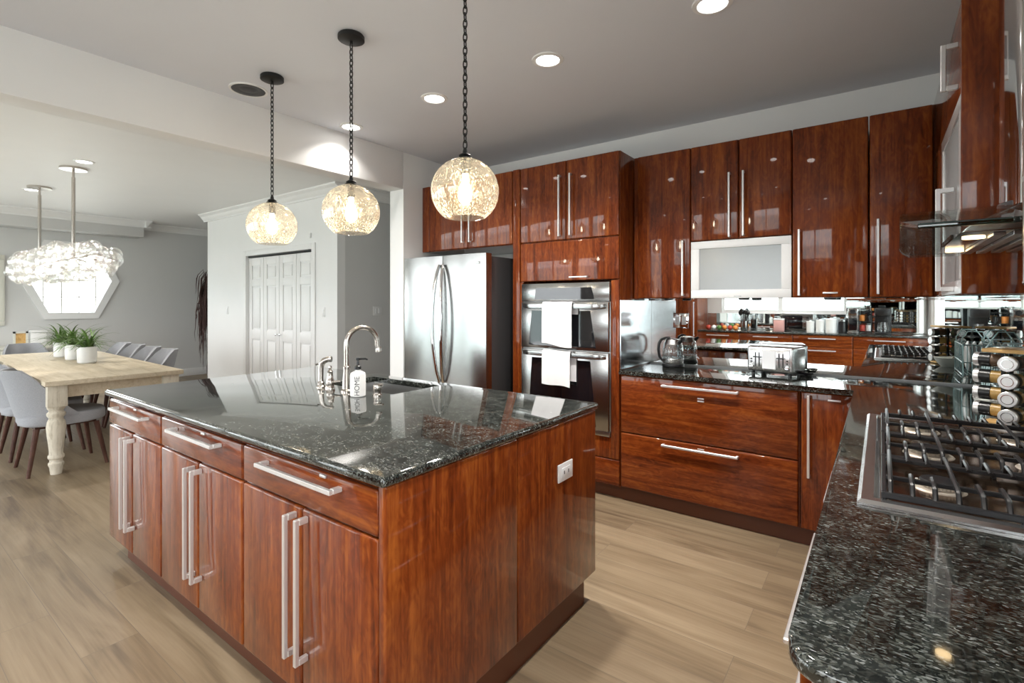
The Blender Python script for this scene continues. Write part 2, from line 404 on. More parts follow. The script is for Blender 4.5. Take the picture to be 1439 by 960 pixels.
# soffit over the hexagon wall
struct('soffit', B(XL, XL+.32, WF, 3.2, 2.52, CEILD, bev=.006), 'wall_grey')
# closet block with the bifold doors
CX0, CX1, CY = -8.70, -5.22, 3.57
DX0, DX1, DH = -7.42, -5.74, 2.06
bm = BM()
box(bm, CX0, DX0, CY, CY+.11, 0, CEILD); box(bm, DX1, CX1, CY, CY+.11, 0, CEILD); box(bm, DX0, DX1, CY, CY+.11, DH, CEILD)
box(bm, CX0, CX0+.1, CY+.11, YD, 0, CEILD)
struct('wall_closet', bm, 'wall')
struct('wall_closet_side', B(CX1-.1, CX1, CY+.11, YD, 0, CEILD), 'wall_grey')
d1 = bpy.data.objects.new('door_1', None); COL.objects.link(d1); d1['kind'] = 'structure'; d1.location = (DX0, CY, 0); ORG[d1.as_pointer()] = Vector(d1.location)
bm = BM()
box(bm, DX0-.075, DX0, CY-.018, CY, 0, DH+.075, bev=.004); box(bm, DX1, DX1+.075, CY-.018, CY, 0, DH+.075, bev=.004); box(bm, DX0, DX1, CY-.018, CY, DH, DH+.075, bev=.004)
part('casing', bm, 'white_trim', d1)
part('track', B(DX0, DX1, CY+.02, CY+.05, DH-.02, DH), 'black_metal', d1, 'dark door track')
lw = (DX1-DX0)/4
for i in range(4):
    a, b = DX0+i*lw+.004, DX0+(i+1)*lw-.004
    bm = BM(); y0 = CY+.03
    st = .085; zr = [.02, .22, .86, 1.00, 1.62, 1.72, 1.92, DH-.03]
    box(bm, a, b, y0+.012, y0+.035, .02, DH-.03)
    box(bm, a, a+st, y0, y0+.012, .02, DH-.03, bev=.003); box(bm, b-st, b, y0, y0+.012, .02, DH-.03, bev=.003)
    for q in range(0, 8, 2): box(bm, a+st, b-st, y0, y0+.012, zr[q], zr[q+1], bev=.003)
    for z0, z1 in ((.22, .86), (1.00, 1.62), (1.72, 1.92)):
        box(bm, a+st+.025, b-st-.025, y0+.003, y0+.013, z0+.025, z1-.025, bev=.008)
    lf = part('door_leaf', bm, 'white_trim', d1)
    if i in (1, 2):
        bm = BM(); kx = b-.045 if i == 1 else a+.045
        lathe(bm, [(0, 0), (.008, 0), (.007, .015), (.016, .022), (.016, .03), (0, .036)], (kx, y0, .95), 14, Matrix.Rotation(PI/2, 4, 'X'))
        part('knob', bm, 'chrome', lf)
# crown mouldings and baseboards
def crown(n, pts, mat='white_trim', s=.10):
    """pts: wall line points with an outward normal each segment; simple ogee steps, mitred by overlap"""
    bm = BM()
    for (ax, ay, bx, by, nx, ny, ztop) in pts:
        prof = [(0, 0), (s, 0), (s, -.018), (s*.62, -.045), (s*.45, -.075), (.022, -.095), (.018, -.118), (0, -.118)]
        lo = [bm.verts.new((ax+nx*u, ay+ny*u, ztop+v)) for u, v in prof]; hi = [bm.verts.new((bx+nx*u, by+ny*u, ztop+v)) for u, v in prof]
        k = len(prof); bm.faces.new(lo); bm.faces.new(hi[::-1])
        for i in range(k): bm.faces.new((lo[i], lo[(i+1) % k], hi[(i+1) % k], hi[i]))
    return struct(n, bm, mat, 25)
crown('trim_1', [(CX0-.1, CY, CX1+.1, CY, 0, -1, CEILD)], s=.10)
crown('trim_2', [(CX1, CY, CX1, YD, 1, 0, CEILD)], s=.10)
crown('trim_3', [(XL+.32, WF, XL+.32, 3.30, 1, 0, CEILD), (XL, 3.2, XL+.42, 3.2, 0, 1, CEILD)], 'wall', .09)
crown('trim_4', [(XL, 3.2, XL, YD, 1, 0, CEILD)], 'wall', .09)
struct('baseboard_left', B(XL, XL+.016, WF, YD, 0, .14, bev=.004), 'white_trim')
bm = BM(); box(bm, CX0, DX0-.075, CY-.016, CY, 0, .14, bev=.004); box(bm, DX1+.075, CX1, CY-.016, CY, 0, .14, bev=.004); box(bm, CX1, CX1+.016, CY, YD, 0, .14, bev=.004)
struct('baseboard_back', bm, 'white_trim')
# mirrored backsplashes
struct('trim_5', B(-1.467, WR-.006, WB-.006, WB, .917, 1.412), 'mirror')
struct('trim_6', B(WR-.006, WR, .62, WB-.006, .917, 1.412), 'mirror')

# ================================================================== cabinetry helpers
def bar_handle(parent, p, axis, ln, out, stand=.045, t=.014, posts=.02, mat='aluminium', name='handle'):
    """square bar of length ln centred at p (on the door face), standing out along unit vector out"""
    bm = BM(); p = Vector(p); out = Vector(out); ax = {'X': Vector((1, 0, 0)), 'Y': Vector((0, 1, 0)), 'Z': Vector((0, 0, 1))}[axis]
    sd = ax.cross(out)
    def bx(c, la, lo, ls):
        h = ax*la/2 + out*lo/2 + sd*ls/2; h = Vector([abs(v) for v in h])
        box(bm, c.x-h.x, c.x+h.x, c.y-h.y, c.y+h.y, c.z-h.z, c.z+h.z, bev=.002, seg=1)
    bx(p+out*(stand-t/2), ln, t, t)
    for s in (-1, 1): bx(p+out*(stand-t)/2 + ax*s*(ln/2-posts/2), posts, stand-t, t)
    return part(name, bm, mat, parent)
def slab(x0, x1, y0, y1, z0, z1): return B(x0, x1, y0, y1, z0, z1, bev=.008, seg=3)
GAP = .0025
def tab(parent, x, y, z, w=.04, h=.009):
    part('latch_tab', B(x-w/2, x+w/2, y-.006, y, z-h/2, z+h/2, bev=.001), 'aluminium', parent)

# ================================================================== kitchen island
IX0, IX1, IY0, IY1 = -3.335, -1.067, .88, 2.10
units = [(-3.335, -2.622, -2.985), (-2.618, -1.862, -2.23), (-1.858, -1.103, -1.475)]
labs = ['glossy cherry island cabinet nearest the dining table, drawer over two doors',
        'glossy cherry island cabinet between the two outer ones, drawer over two doors',
        'glossy cherry island cabinet at the near corner beside the end panel']
for (x0, x1, xm), lb in zip(units, labs):
    t = thing('island_cabinet', lb, 'cabinet', ((x0+x1)/2, 1.2, .13), 'cabinets along the long side of the island')
    part('body', B(x0, x1, IY0+.021, 1.48, .13, .872), 'cherry_v', t)
    dr = part('drawer', slab(x0+GAP, x1-GAP, IY0, IY0+.02, .738, .868), 'cherry_h', t)
    bar_handle(dr, ((x0+x1)/2+.005, IY0, .838), 'X', .43, (0, -1, 0))
    tab(dr, xm+.12 if x1 > -1.2 else xm+.05, IY0, .858, .03)
    for a, b, s in ((x0, xm, 1), (xm, x1, -1)):
        d = part('door', slab(a+GAP, b-GAP, IY0, IY0+.02, .135, .732), 'cherry_v', t)
        hx_ = (b-.032) if s == 1 else (a+.032)
        bar_handle(d, (hx_, IY0, .49), 'Z', .45, (0, -1, 0))
t = thing('island_cabinet', 'plain cherry back half of the island behind the sink, facing the fridge', 'cabinet', (-2.2, 1.8, .13))
part('body', B(IX0, -1.103, 1.482, 2.085, .13, .66), 'cherry_v', t)
part('body_top', B(IX0, -2.66, 1.482, 2.085, .661, .872), 'cherry_v', t); part('body_top', B(-1.93, -1.103, 1.482, 2.085, .661, .872), 'cherry_v', t)
for i in range(3):
    a = IX0+i*.744; part('door', slab(a+GAP, a+.744-GAP, 2.086, 2.104, .135, .868), 'cherry_v', t)
t = thing('island_end_panel', 'glossy cherry end of the island facing the cooktop, two upright boards', 'panel', (-1.085, 1.5, .135))
part('board', B(-1.101, IX1, IY0, 1.483, .135, .884, bev=.006), 'cherry_v', t)
part('board', B(-1.101, IX1, 1.486, IY1+.004, .135, .884, bev=.006), 'cherry_v', t)
single('island_plinth', B(-3.29, -1.10, .95, 2.05, 0, .13), 'plinth', 'recessed dark cherry plinth under the island', 'plinth', (-2.2, 1.5, 0))
# countertop with sink cut-out
def top_with_hole(ox, hole, z0, z1):
    bm = BM(); X0, X1, Y0, Y1 = ox; a, b, c, d = hole
    O = [(X0, Y0), (X1, Y0), (X1, Y1), (X0, Y1)]; I = [(a, c), (b, c), (b, d), (a, d)]
    lo = [bm.verts.new((*p, z0)) for p in O]; hi = [bm.verts.new((*p, z1)) for p in O]
    li = [bm.verts.new((*p, z0)) for p in I]; hi2 = [bm.verts.new((*p, z1)) for p in I]
    for k in range(4):
        j = (k+1) % 4
        bm.faces.new((hi[k], hi[j], hi2[j], hi2[k])); bm.faces.new((lo[k], li[k], li[j], lo[j]))
        bm.faces.new((lo[k], lo[j], hi[j], hi[k])); bm.faces.new((li[k], hi2[k], hi2[j], li[j]))
    bm.edges.ensure_lookup_table()
    es = [e for e in bm.edges if all(v in lo or v in hi for v in e.verts)]
    bmesh.ops.bevel(bm, geom=es, offset=.012, segments=4, affect='EDGES', profile=.5)
    return bm
SK = (-2.58, -2.0, 1.69, 2.03)
single('island_countertop', top_with_hole((-3.352, -1.060, .862, 2.122), SK, .885, .915), 'granite', 'polished dark granite slab on top of the kitchen island', 'countertop', (-2.2, 1.5, .885))
bm = BM()
a, b, c, d = SK; w = .012
box(bm, a-w, a, c-w, d+w, .70, .884, bev=.003); box(bm, b, b+w, c-w, d+w, .70, .884, bev=.003)
box(bm, a, b, c-w, c, .70, .884); box(bm, a, b, d, d+w, .70, .884); box(bm, a-w, b+w, c-w, d+w, .688, .70)
t = thing('kitchen_sink', 'stainless steel undermount sink set in the island granite', 'sink', ((a+b)/2, (c+d)/2, .688))
part('basin', bm, 'steel_soft', t)
bm = BM(); disc(bm, ((a+b)/2, (c+d)/2, .7005), .04, .004); part('drain', bm, 'chrome', t)
# outlet on the island end
t = thing('wall_outlet', 'white outlet plate on the cherry island end panel', 'outlet', (IX1, 1.82, .677))
part('plate', B(IX1, IX1+.006, 1.762, 1.878, .64, .714, bev=.002), 'white_plastic', t)
bm = BM(); box(bm, IX1+.006, IX1+.009, 1.785, 1.855, .658, .696, bev=.001); so = part('socket', bm, 'white_paint_metal', t)
for yy in (1.803, 1.837): part('slot', B(IX1+.009, IX1+.0095, yy-.003, yy+.003, .670, .684), 'ink', so)

# ------------------------------------------------------------------ faucet set
def fx(u): # position on the line of fittings, from its angle to the camera
    a = (u-719.5)/F_PX; c, s = math.cos(YAW), math.sin(YAW)
    return (-s+c*a)/(c+s*a)
FY = 1.60
t = thing('kitchen_faucet', 'brushed nickel gooseneck faucet rising behind the island sink', 'faucet', (fx(487)*FY, FY, .915))
x = fx(487)*FY
bm = BM(); lathe(bm, [(0, 0), (.030, 0), (.030, .008), (.022, .016), (.021, .05), (.017, .10), (.0165, .122), (.019, .124), (.019, .132), (.0155, .136), (0, .136)], (x, FY, .915), 24)
part('base', bm, 'nickel', t)
pts = [(x, FY, 1.04)] + [(x, FY, 1.04+.03*k) for k in range(1, 5)]
R_ = .085; cz = 1.165
dx, dy = .25, .97
for k in range(1, 15):
    an = PI - k*(PI*1.04)/14
    q = R_+R_*math.cos(an); pts.append((x+dx*q, FY+dy*q, cz+R_*math.sin(an)))
q = 2*R_+.006; pts.append((x+dx*q, FY+dy*q, cz-.03))
bm = BM(); tube(bm, pts, [.0145]*5+[.0135]*(len(pts)-5), 14); part('spout', bm, 'nickel', t)
bm = BM(); lathe(bm, [(0, 0), (.017, 0), (.018, .008), (.0135, .03), (0, .03)], (x+dx*(q+.002), FY+dy*(q+.002), cz-.052), 16); part('spout_tip', bm, 'nickel', t)
x = fx(451)*FY
t = thing('side_sprayer', 'nickel side sprayer with bent head, leftmost fitting by the sink', 'sprayer', (x, FY, .915))
bm = BM(); lathe(bm, [(0, 0), (.024, 0), (.024, .006), (.018, .014), (.019, .028), (.014, .034), (.0135, .045), (0, .045)], (x, FY, .915), 20); part('base', bm, 'nickel', t)
bm = BM(); tube(bm, [(x, FY, .955), (x, FY, 1.02), (x+.003, FY+.002, 1.045), (x+.012, FY+.012, 1.062), (x+.03, FY+.025, 1.07), (x+.045, FY+.036, 1.07)], [.0135, .0145, .016, .017, .016, .017], 14); part('head', bm, 'nickel', t)
bm = BM(); tube(bm, [(x-.012, FY-.01, 1.045), (x-.022, FY-.018, 1.04)], .006, 8); part('trigger', bm, 'nickel', t)
x = fx(464)*FY
t = thing('faucet_lever', 'nickel mixer valve with small knob top between sprayer and faucet', 'faucet', (x, FY, .915))
bm = BM(); lathe(bm, [(0, 0), (.027, 0), (.027, .007), (.021, .02), (.024, .034), (.022, .048), (.018, .056), (.014, .09), (.016, .094), (.010, .10), (.006, .106), (.010, .114), (.008, .124), (0, .127)], (x, FY, .915), 20); part('body', bm, 'nickel', t)
bm = BM(); tube(bm, [(x+.01, FY+.008, .95), (x+.045, FY+.035, .955)], [.009, .007], 10); part('lever', bm, 'nickel', t)
x, y = fx(530)*1.62, 1.62
t = thing('air_gap', 'short nickel air gap cap right of the soap bottle', 'air gap', (x, y, .915))
bm = BM(); lathe(bm, [(0, 0), (.024, 0), (.024, .007), (.019, .012), (.019, .028), (.021, .032), (.021, .05), (.018, .058), (0, .06)], (x, y, .915), 20); part('cap', bm, 'nickel', t)
bm = BM(); tube(bm, [(x, y, .968), (x+.03, y+.012, .972)], .007, 8); part('vent', bm, 'nickel', t)
# soap bottle
SX, SY = fx(503)*1.555, 1.555
t = thing('soap_bottle', 'white soap pump bottle lettered HOME beside the faucet', 'bottle', (SX, SY, .9155))
bm = BM(); lathe(bm, [(0, 0), (.034, 0), (.038, .005), (.038, .105), (.035, .116), (.022, .124), (.014, .127), (.014, .133), (0, .133)], (SX, SY, .9155), 28); bt = part('body', bm, 'ceramic', t)
bm = BM(); lathe(bm, [(0, 0), (.016, 0), (.016, .016), (.007, .022), (.005, .045), (.009, .047), (.009, .058), (0, .058)], (SX, SY, 1.0487), 16)
tube(bm, [(SX, SY, 1.102), (SX+.03, SY+.024, 1.102), (SX+.038, SY+.03, 1.097)], [.006, .005, .004], 8); part('pump', bm, 'black_plastic', t, 'black pump head')
def text_mesh(s, size):
    cu = bpy.data.curves.new('text', 'FONT'); cu.body = s; cu.size = size; cu.extrude = 0; cu.align_x = 'CENTER'; cu.align_y = 'CENTER'
    o = bpy.data.objects.new('text', cu); COL.objects.link(o); bpy.context.view_layer.update()
    me = bpy.data.meshes.new_from_object(o.evaluated_get(bpy.context.evaluated_depsgraph_get()))
    bm = BM(); bm.from_mesh(me); bpy.data.objects.remove(o); bpy.data.meshes.remove(me); return bm
def wrap(bm, cx, cy, cz, r, face):
    bmesh.ops.subdivide_edges(bm, edges=bm.edges[:], cuts=2)
    for v in bm.verts:
        tx, ty = v.co.x, v.co.y
        an = face + (-ty)/r
        v.co = (cx+r*math.cos(an), cy+r*math.sin(an), cz+tx)
face = math.atan2(-SY, -SX)
bm = text_mesh('HOME', .034); wrap(bm, SX, SY, .9155+.055, .0384, face-.1); part('lettering', bm, 'ink', bt)

# ================================================================== back wall: fridge, oven tower, base and wall units
# filler panel, fridge top cabinet
single('fridge_side_panel', B(-2.388, -2.320, 3.252, 3.84, 0, 2.45, bev=.003), 'cherry_v', 'tall plain cherry panel between fridge and oven tower', 'panel', (-2.35, 3.5, 0))
t = thing('fridge_top_cabinet', 'two door cherry cabinet above the steel fridge', 'cabinet', (-2.9, 3.5, 1.85))
part('body', B(-3.43, -2.391, 3.271, 3.84, 1.85, 2.45), 'cherry_v', t)
part('filler', B(-3.43, -3.345, 3.252, 3.270, 1.85, 2.45, bev=.003), 'cherry_v', t)
for a, b, s in ((-3.343, -2.875, 1), (-2.872, -2.394, -1)):
    d = part('door', slab(a, b, 3.25, 3.27, 1.855, 2.447), 'cherry_v', t)
    bar_handle(d, ((b-.04) if s == 1 else (a+.04), 3.25, 2.08), 'Z', .36, (0, -1, 0), .035, .013, .014)
# refrigerator
FX0, FX1, FYF = -3.425, -2.485, 3.03
t = thing('refrigerator', 'stainless steel french door refrigerator left of the oven tower', 'refrigerator', ((FX0+FX1)/2, 3.4, 0))
part('cabinet', B(FX0+.01, FX1-.01, FYF+.085, 3.80, .03, 1.755, bev=.006), 'steel_dark', t, 'dark grey side')
bm = BM(); box(bm, FX0+.03, FX1-.03, FYF+.06, FYF+.4, 0, .03); part('grille', bm, 'black_plastic', t)
def curved_front(x0, x1, z0, z1, y, bulge, th=.07):
    bm = BM(); n = 10; pf = []
    for i in range(n+1):
        k = i/n; pf.append((x0+(x1-x0)*k, y-bulge*math.sin(PI*k)**.7 if 0 < k < 1 else y))
    prism(bm, pf+[(x1, y+th), (x0, y+th)], z0, z1); return bm
FM = (FX0+FX1)/2
for a, b, s in ((FX0, FM-.003, 1), (FM+.003, FX1, -1)):
    d = part('door', curved_front(a, b, .62, 1.775, FYF, .012), 'steel', t)
    hx_ = FM-.05 if s == 1 else FM+.05
    bm = BM(); pts = []; z_h0 = .72
    for k in range(13):
        q = k/12; pts.append((hx_ + s*.028*(1-math.sin(PI*q))-s*.0, FYF-.016-.058*math.sin(PI*q)**.6, z_h0+q*.98))
    tube(bm, pts, [.012]+[.0145]*11+[.012], 12); part('handle', bm, 'chrome', d)
    if s == -1:
        part('badge', B(FX1-.10, FX1-.06, FYF-.0125, FYF-.004, 1.69, 1.71), 'steel_soft', d)
d = part('freezer_drawer', curved_front(FX0, FX1, .06, .61, FYF, .014), 'steel', t)
bm = BM(); tube(bm, [(FX0+.10, FYF-.01, .54), (FX0+.13, FYF-.06, .54), (FX1-.13, FYF-.06, .54), (FX1-.10, FYF-.01, .54)], .013, 12); part('handle', bm, 'chrome', d)

# oven tower
TX0, TX1, TY = -2.314, -1.469, 3.25
t = thing('oven_tower', 'tall glossy cherry cabinet that holds the double oven', 'cabinet', ((TX0+TX1)/2, 3.5, 0))
bm = BM()
box(bm, TX0, TX0+.02, TY+.021, 3.84, .09, 2.45); box(bm, TX1-.02, TX1, TY+.021, 3.84, .09, 2.45, bev=.002); box(bm, TX0+.02, TX1-.02, 3.80, 3.84, .09, 2.45)
box(bm, TX0+.02, TX1-.02, TY+.021, 3.8, 1.55, 2.45); box(bm, TX0+.02, TX1-.02, TY+.021, 3.8, .09, .42)
part('body', bm, 'cherry_v', t)
bm = BM(); box(bm, TX0, -2.291, TY, TY+.02, .285, 1.543, bev=.005); box(bm, -1.531, TX1, TY, TY+.02, .285, 1.543, bev=.005); box(bm, -2.291, -1.531, TY, TY+.02, .285, .432, bev=.003)
part('face_frame', bm, 'cherry_v', t)
part('drawer', slab(TX0, TX1, TY, TY+.02, .10, .28), 'cherry_h', t)
for a, b, s in ((TX0+.002, -1.897, 1), (-1.893, TX1-.002, -1)):
    d = part('door', slab(a, b, TY, TY+.02, 1.855, 2.447), 'cherry_v', t)
    bar_handle(d, ((b-.045) if s == 1 else (a+.045), TY, 2.11), 'Z', .46, (0, -1, 0), .035, .013, .014)
d = part('flap_door', slab(TX0+.002, TX1-.002, TY, TY+.02, 1.548, 1.848), 'cherry_v', t)
bar_handle(d, (-1.78, TY, 1.572), 'X', .15, (0, -1, 0), .03, .01, .012)
single('tower_plinth', B(TX0, TX1, TY+.06, 3.8, 0, .088), 'plinth', 'dark cherry plinth beneath the oven tower', 'plinth', ((TX0+TX1)/2, 3.5, 0))
# double oven
OX0, OX1, OYF = -2.288, -1.534, 3.245
t = thing('double_oven', 'stainless double wall oven with glass doors in the cherry tower', 'oven', ((OX0+OX1)/2, 3.4, .437))
part('cavity', B(OX0+.005, OX1-.005, OYF+.03, 3.75, .44, 1.525), 'steel_dark', t)
part('trim_frame', B(OX0, OX1, OYF+.01, OYF+.029, .436, 1.53, bev=.002), 'steel_soft', t)
cp = part('control_panel', B(OX0, OX1, OYF-.012, OYF+.009, 1.392, 1.53, bev=.003), 'steel', t)
bm = BM(); prism(bm, [(OX0+.125, 1.408), (OX1-.115, 1.408), (OX1-.14, 1.495), (OX0+.135, 1.495)], OYF-.0145, OYF-.0125, axis='Y'); part('display', bm, 'black_gloss', cp)
for (z0, z1, nm) in ((1.035, 1.388, 'upper_door'), (.475, 1.028, 'lower_door')):
    d = part(nm, B(OX0+.004, OX1-.004, OYF-.022, OYF+.009, z0, z1, bev=.003), 'steel', t)
    bm = BM(); h = z1-z0
    prism(bm, [(OX0+.075, z0+.022), (OX1-.10, z0+.022), (OX1-.145, z1-.065), (OX0+.105, z1-.065)], OYF-.0245, OYF-.0225, axis='Y'); part('window', bm, 'black_gloss', d)
    bm = BM(); zz = z1-.030
    prof = [(OX0+.02, OYF-.024), (OX0+.05, OYF-.05), (OX0+.12, OYF-.062), (OX1-.12, OYF-.062), (OX1-.05, OYF-.05), (OX1-.02, OYF-.024), (OX1-.06, OYF-.024), (OX1-.13, OYF-.044), (OX0+.13, OYF-.044), (OX0+.06, OYF-.024)]
    prism(bm, prof, zz-.017, zz+.017, bev=.004, seg=2); part('handle', bm, 'steel', d)
part('base_trim', B(OX0, OX1, OYF-.010, OYF+.009, .437, .470, bev=.002), 'steel_soft', t)
def towel(x0, x1, ztop, yf, front, back, label, seed, skew=0):
    rnd = random.Random(seed); bm = BM(); n = 14
    path = [(yf-.013, -front), (yf-.013, -front*.75), (yf-.012, -front*.5), (yf-.012, -front*.25), (yf-.011, -.02), (yf-.009, .003), (yf+.006, .011), (yf+.022, .006), (yf+.026, -.02), (yf+.026, -back*.5), (yf+.026, -back)]
    th = .0035; grid = []
    for side in (0, 1):
        g = []
        for j, (py, pz) in enumerate(path):
            row = []
            if j < len(path)-1: d = Vector((0, path[j+1][0]-py, path[j+1][1]-pz)).normalized()
            nrm = Vector((0, -d.z, d.y))
            sh = (len(path)-j)/len(path)
            for i in range(n+1):
                u = i/n; wob = .0035*math.sin(u*11+j*.6+seed)*(1 if j < 4 else .2)
                sag = .012*math.sin(u*5+seed)*(1 if j == 0 else 0)
                xx = x0+(x1-x0)*u + skew*sh*.5 - (.02 if j > 7 else 0)*0
                if j > 7: xx += .03
                p = Vector((xx, py-abs(wob), ztop+pz+sag*.6-(.02*u if j == 0 else 0)))
                if side: p += nrm*th
                row.append(bm.verts.new(p))
            g.append(row)
        grid.append(g)
    A, Bq = grid; m = len(path)
    for j in range(m-1):
        for i in range(n):
            bm.faces.new((A[j][i], A[j][i+1], A[j+1][i+1], A[j+1][i])); bm.faces.new((Bq[j][i], Bq[j+1][i], Bq[j+1][i+1], Bq[j][i+1]))
    for j in range(m-1):
        for i in (0, n): bm.faces.new((A[j][i], A[j+1][i], Bq[j+1][i], Bq[j][i]))
    for i in range(n):
        for j in (0, m-1): bm.faces.new((A[j][i], A[j][i+1], Bq[j][i+1], Bq[j][i]))
    return single('hand_towel', bm, 'towel', label, 'towel', ((x0+x1)/2, yf, ztop-front), 'towels on the oven handles', 80)
towel(-2.055, -1.80, 1.377, OYF-.0615, .30, .08, 'white hand towel hanging over the upper oven handle', 1)
towel(-2.055, -1.815, 1.017, OYF-.0615, .235, .21, 'white hand towel hanging over the lower oven handle', 4)

# base units on the back wall
single('base_plinth', B(-1.467, -.02, 3.30, 3.8, 0, .098), 'plinth', 'dark cherry plinth under the back wall drawers', 'plinth', (-.8, 3.5, 0))
t = thing('drawer_cabinet', 'wide cherry base cabinet of two deep drawers below the toaster', 'cabinet', (-.91, 3.5, .1))
part('body', B(-1.466, -.372, 3.271, 3.84, .10, .882), 'cherry_v', t)
for z0, z1, zh, zt in ((.487, .880, .838, .775), (.105, .481, .448, .456)):
    d = part('drawer', slab(-1.455, -.378, 3.25, 3.27, z0, z1), 'cherry_h', t)
    bar_handle(d, (-.925, 3.25, zh), 'X', .47, (0, -1, 0), .038, .014, .016)
    tab(d, -.915, 3.25, zt); 
    if z1 > .8: tab(d, -.915, 3.25, zt-.016)
t = thing('corner_cabinet', 'narrow cherry base cabinet in the inner corner with one tall door', 'cabinet', (-.22, 3.5, .1))
part('body', B(-.368, .54, 3.271, 3.84, .10, .882), 'cherry_v', t)
d = part('door', slab(-.362, -.093, 3.25, 3.27, .105, .880), 'cherry_v', t)
bar_handle(d, (-.325, 3.25, .635), 'Z', .46, (0, -1, 0), .038, .014, .016)
tab(d, -.205, 3.25, .845, .06)
# base units on the right wall (fronts face -X)
RX = -.092
yb = [(.80, 1.72), (1.724, 2.44), (2.444, 3.20)]
rl = ['cherry base drawer cabinet at the near end of the cooktop run', 'cherry base cabinet directly below the gas cooktop', 'cherry base cabinet between cooktop and inner corner']
for (y0, y1), lb in zip(yb, rl):
    t = thing('base_cabinet', lb, 'cabinet', (.2, (y0+y1)/2, .1), 'base cabinets under the cooktop run')
    part('body', B(RX+.021, .54, y0, y1, .10, .882), 'cherry_v', t)
    for z0, z1 in ((.60, .88), (.355, .595), (.105, .35)):
        d = part('drawer', B(RX, RX+.02, y0+GAP, y1-GAP, z0, z1, bev=.006), 'cherry_y', t)
        bar_handle(d, (RX, (y0+y1)/2+(.10 if y0 < 1 else .02), z1-.15 if z1 > .8 else z1-.06), 'Y', .55 if y0 < 1 else .36, (-1, 0, 0), .060, .011)
t = thing('end_panel', 'cherry end panel closing the cooktop run at the photographer side', 'panel', (.2, .79, .1))
bm = BM(); box(bm, -.048, .54, .776, .798, .1, .884, bev=.003); part('board', bm, 'cherry_v', t)
part('corner_profile', B(-.075, -.052, .780, .798, .1, .884, bev=.002), 'aluminium', t, 'aluminium corner strip')
single('run_plinth', B(-.03, .5, .83, 3.2, 0, .098), 'plinth', 'dark cherry plinth under the cooktop run', 'plinth', (.2, 2, 0))
# L-shaped countertop
cr = .055; poly = [(-1.466, 3.235), (-.12, 3.235), (-.105, 3.22)]
for k in range(9):
    an = PI + (PI/2)*k/8*1.0
    poly.append((-.105+cr+cr*math.cos(an), .745+cr+cr*math.sin(an)))
poly += [(.55, .735), (.55, 3.843), (-1.466, 3.843)]
bm = BM(); prism(bm, poly, .885, .915, bev=.011, seg=4)
single('l_shaped_countertop', bm, 'granite', 'polished dark granite L shaped worktop along back and right walls', 'countertop', (-.3, 3, .885))
# reflective panel on the tower's side
single('splash_panel', B(-1.467, -1.461, 3.262, 3.842, .9165, 1.40), 'splash', 'shiny silver splash panel on the tower side by the kettle', 'panel', (-1.464, 3.5, .9165))
# double switch on the mirror
t = thing('light_switch', 'double light switch on the mirrored backsplash beside the kettle', 'switch', (-1.23, WB-.008, 1.25))
part('plate', B(-1.288, -1.172, WB-.012, WB-.0065, 1.19, 1.305, bev=.002), 'chrome', t)
for xx in (-1.255, -1.205): part('rocker', B(xx-.017, xx+.017, WB-.017, WB-.012, 1.215, 1.28, bev=.002), 'white_plastic', t)

# wall units on the back wall
UY = 3.48
def upper(name, x0, x1, z0, z1, doors, label):
    t = thing(name, label, 'cabinet', ((x0+x1)/2, 3.65, z0), 'wall cabinets on the back wall')
    part('body', B(x0+.001, x1-.001, UY+.021, 3.84, z0, z1), 'cherry_v', t)
    for (a, b, hx_, hz, hl, tb) in doors:
        d = part('door', slab(a+GAP/2, b-GAP/2, UY, UY+.02, z0+.002, z1-.002), 'cherry_v', t)
        bar_handle(d, (hx_, UY, hz), 'Z', hl, (0, -1, 0), .036, .013, .014)
        if tb: tab(d, tb, UY, z0+.028, .075, .010)
    return t
upper('wall_cabinet', -1.462, -1.049, 1.412, 2.444, [(-1.43, -1.049, -1.095, 1.62, .38, None)], 'tall cherry wall cabinet over the kettle next to the oven tower')
upper('wall_cabinet', -1.047, -.439, 1.80, 2.444, [(-1.047, -.743, -.795, 2.02, .42, None), (-.741, -.439, -.71, 2.02, .42, None)], 'short cherry wall cabinet with two doors above the white framed one')
upper('wall_cabinet', -.437, -.057, 1.412, 2.444, [(-.437, -.057, -.398, 1.625, .40, -.24)], 'tall cherry wall cabinet just right of the white framed cabinet')
t = upper('wall_cabinet', -.053, .50, 1.412, 2.444, [(-.053, .226, -.013, 1.64, .42, None)], 'tall cherry wall cabinet in the corner behind the glass hood')
t = thing('lift_up_cabinet', 'white framed frosted glass lift door cabinet above the toaster', 'cabinet', (-.742, 3.65, 1.412))
part('body', B(-1.046, -.440, UY+.021, 3.84, 1.412, 1.797), 'cherry_v', t)
bm = BM(); x0, x1, z0, z1 = -1.045, -.441, 1.413, 1.795
box(bm, x0, x1, UY-.002, UY+.02, z1-.050, z1, bev=.003); box(bm, x0, x1, UY-.002, UY+.02, z0, z0+.055, bev=.003)
box(bm, x0, x0+.055, UY-.002, UY+.02, z0+.055, z1-.05, bev=.002); box(bm, x1-.055, x1, UY-.002, UY+.02, z0+.055, z1-.05, bev=.002)
d = part('door_frame', bm, 'white_paint_metal', t)
part('glass', B(x0+.05, x1-.05, UY+.004, UY+.010, z0+.05, z1-.045), 'frosted', d)
part('badge', B(-.77, -.725, UY-.0035, UY-.0022, z0+.009, z0+.015), 'steel_soft', d)
struct('trim_7', B(-2.598, -.45, WF, WF+.005, .917, 1.195), 'mirror'); struct('trim_8', B(-.449, .55, WF, WF+.005, .917, 1.425), 'mirror')
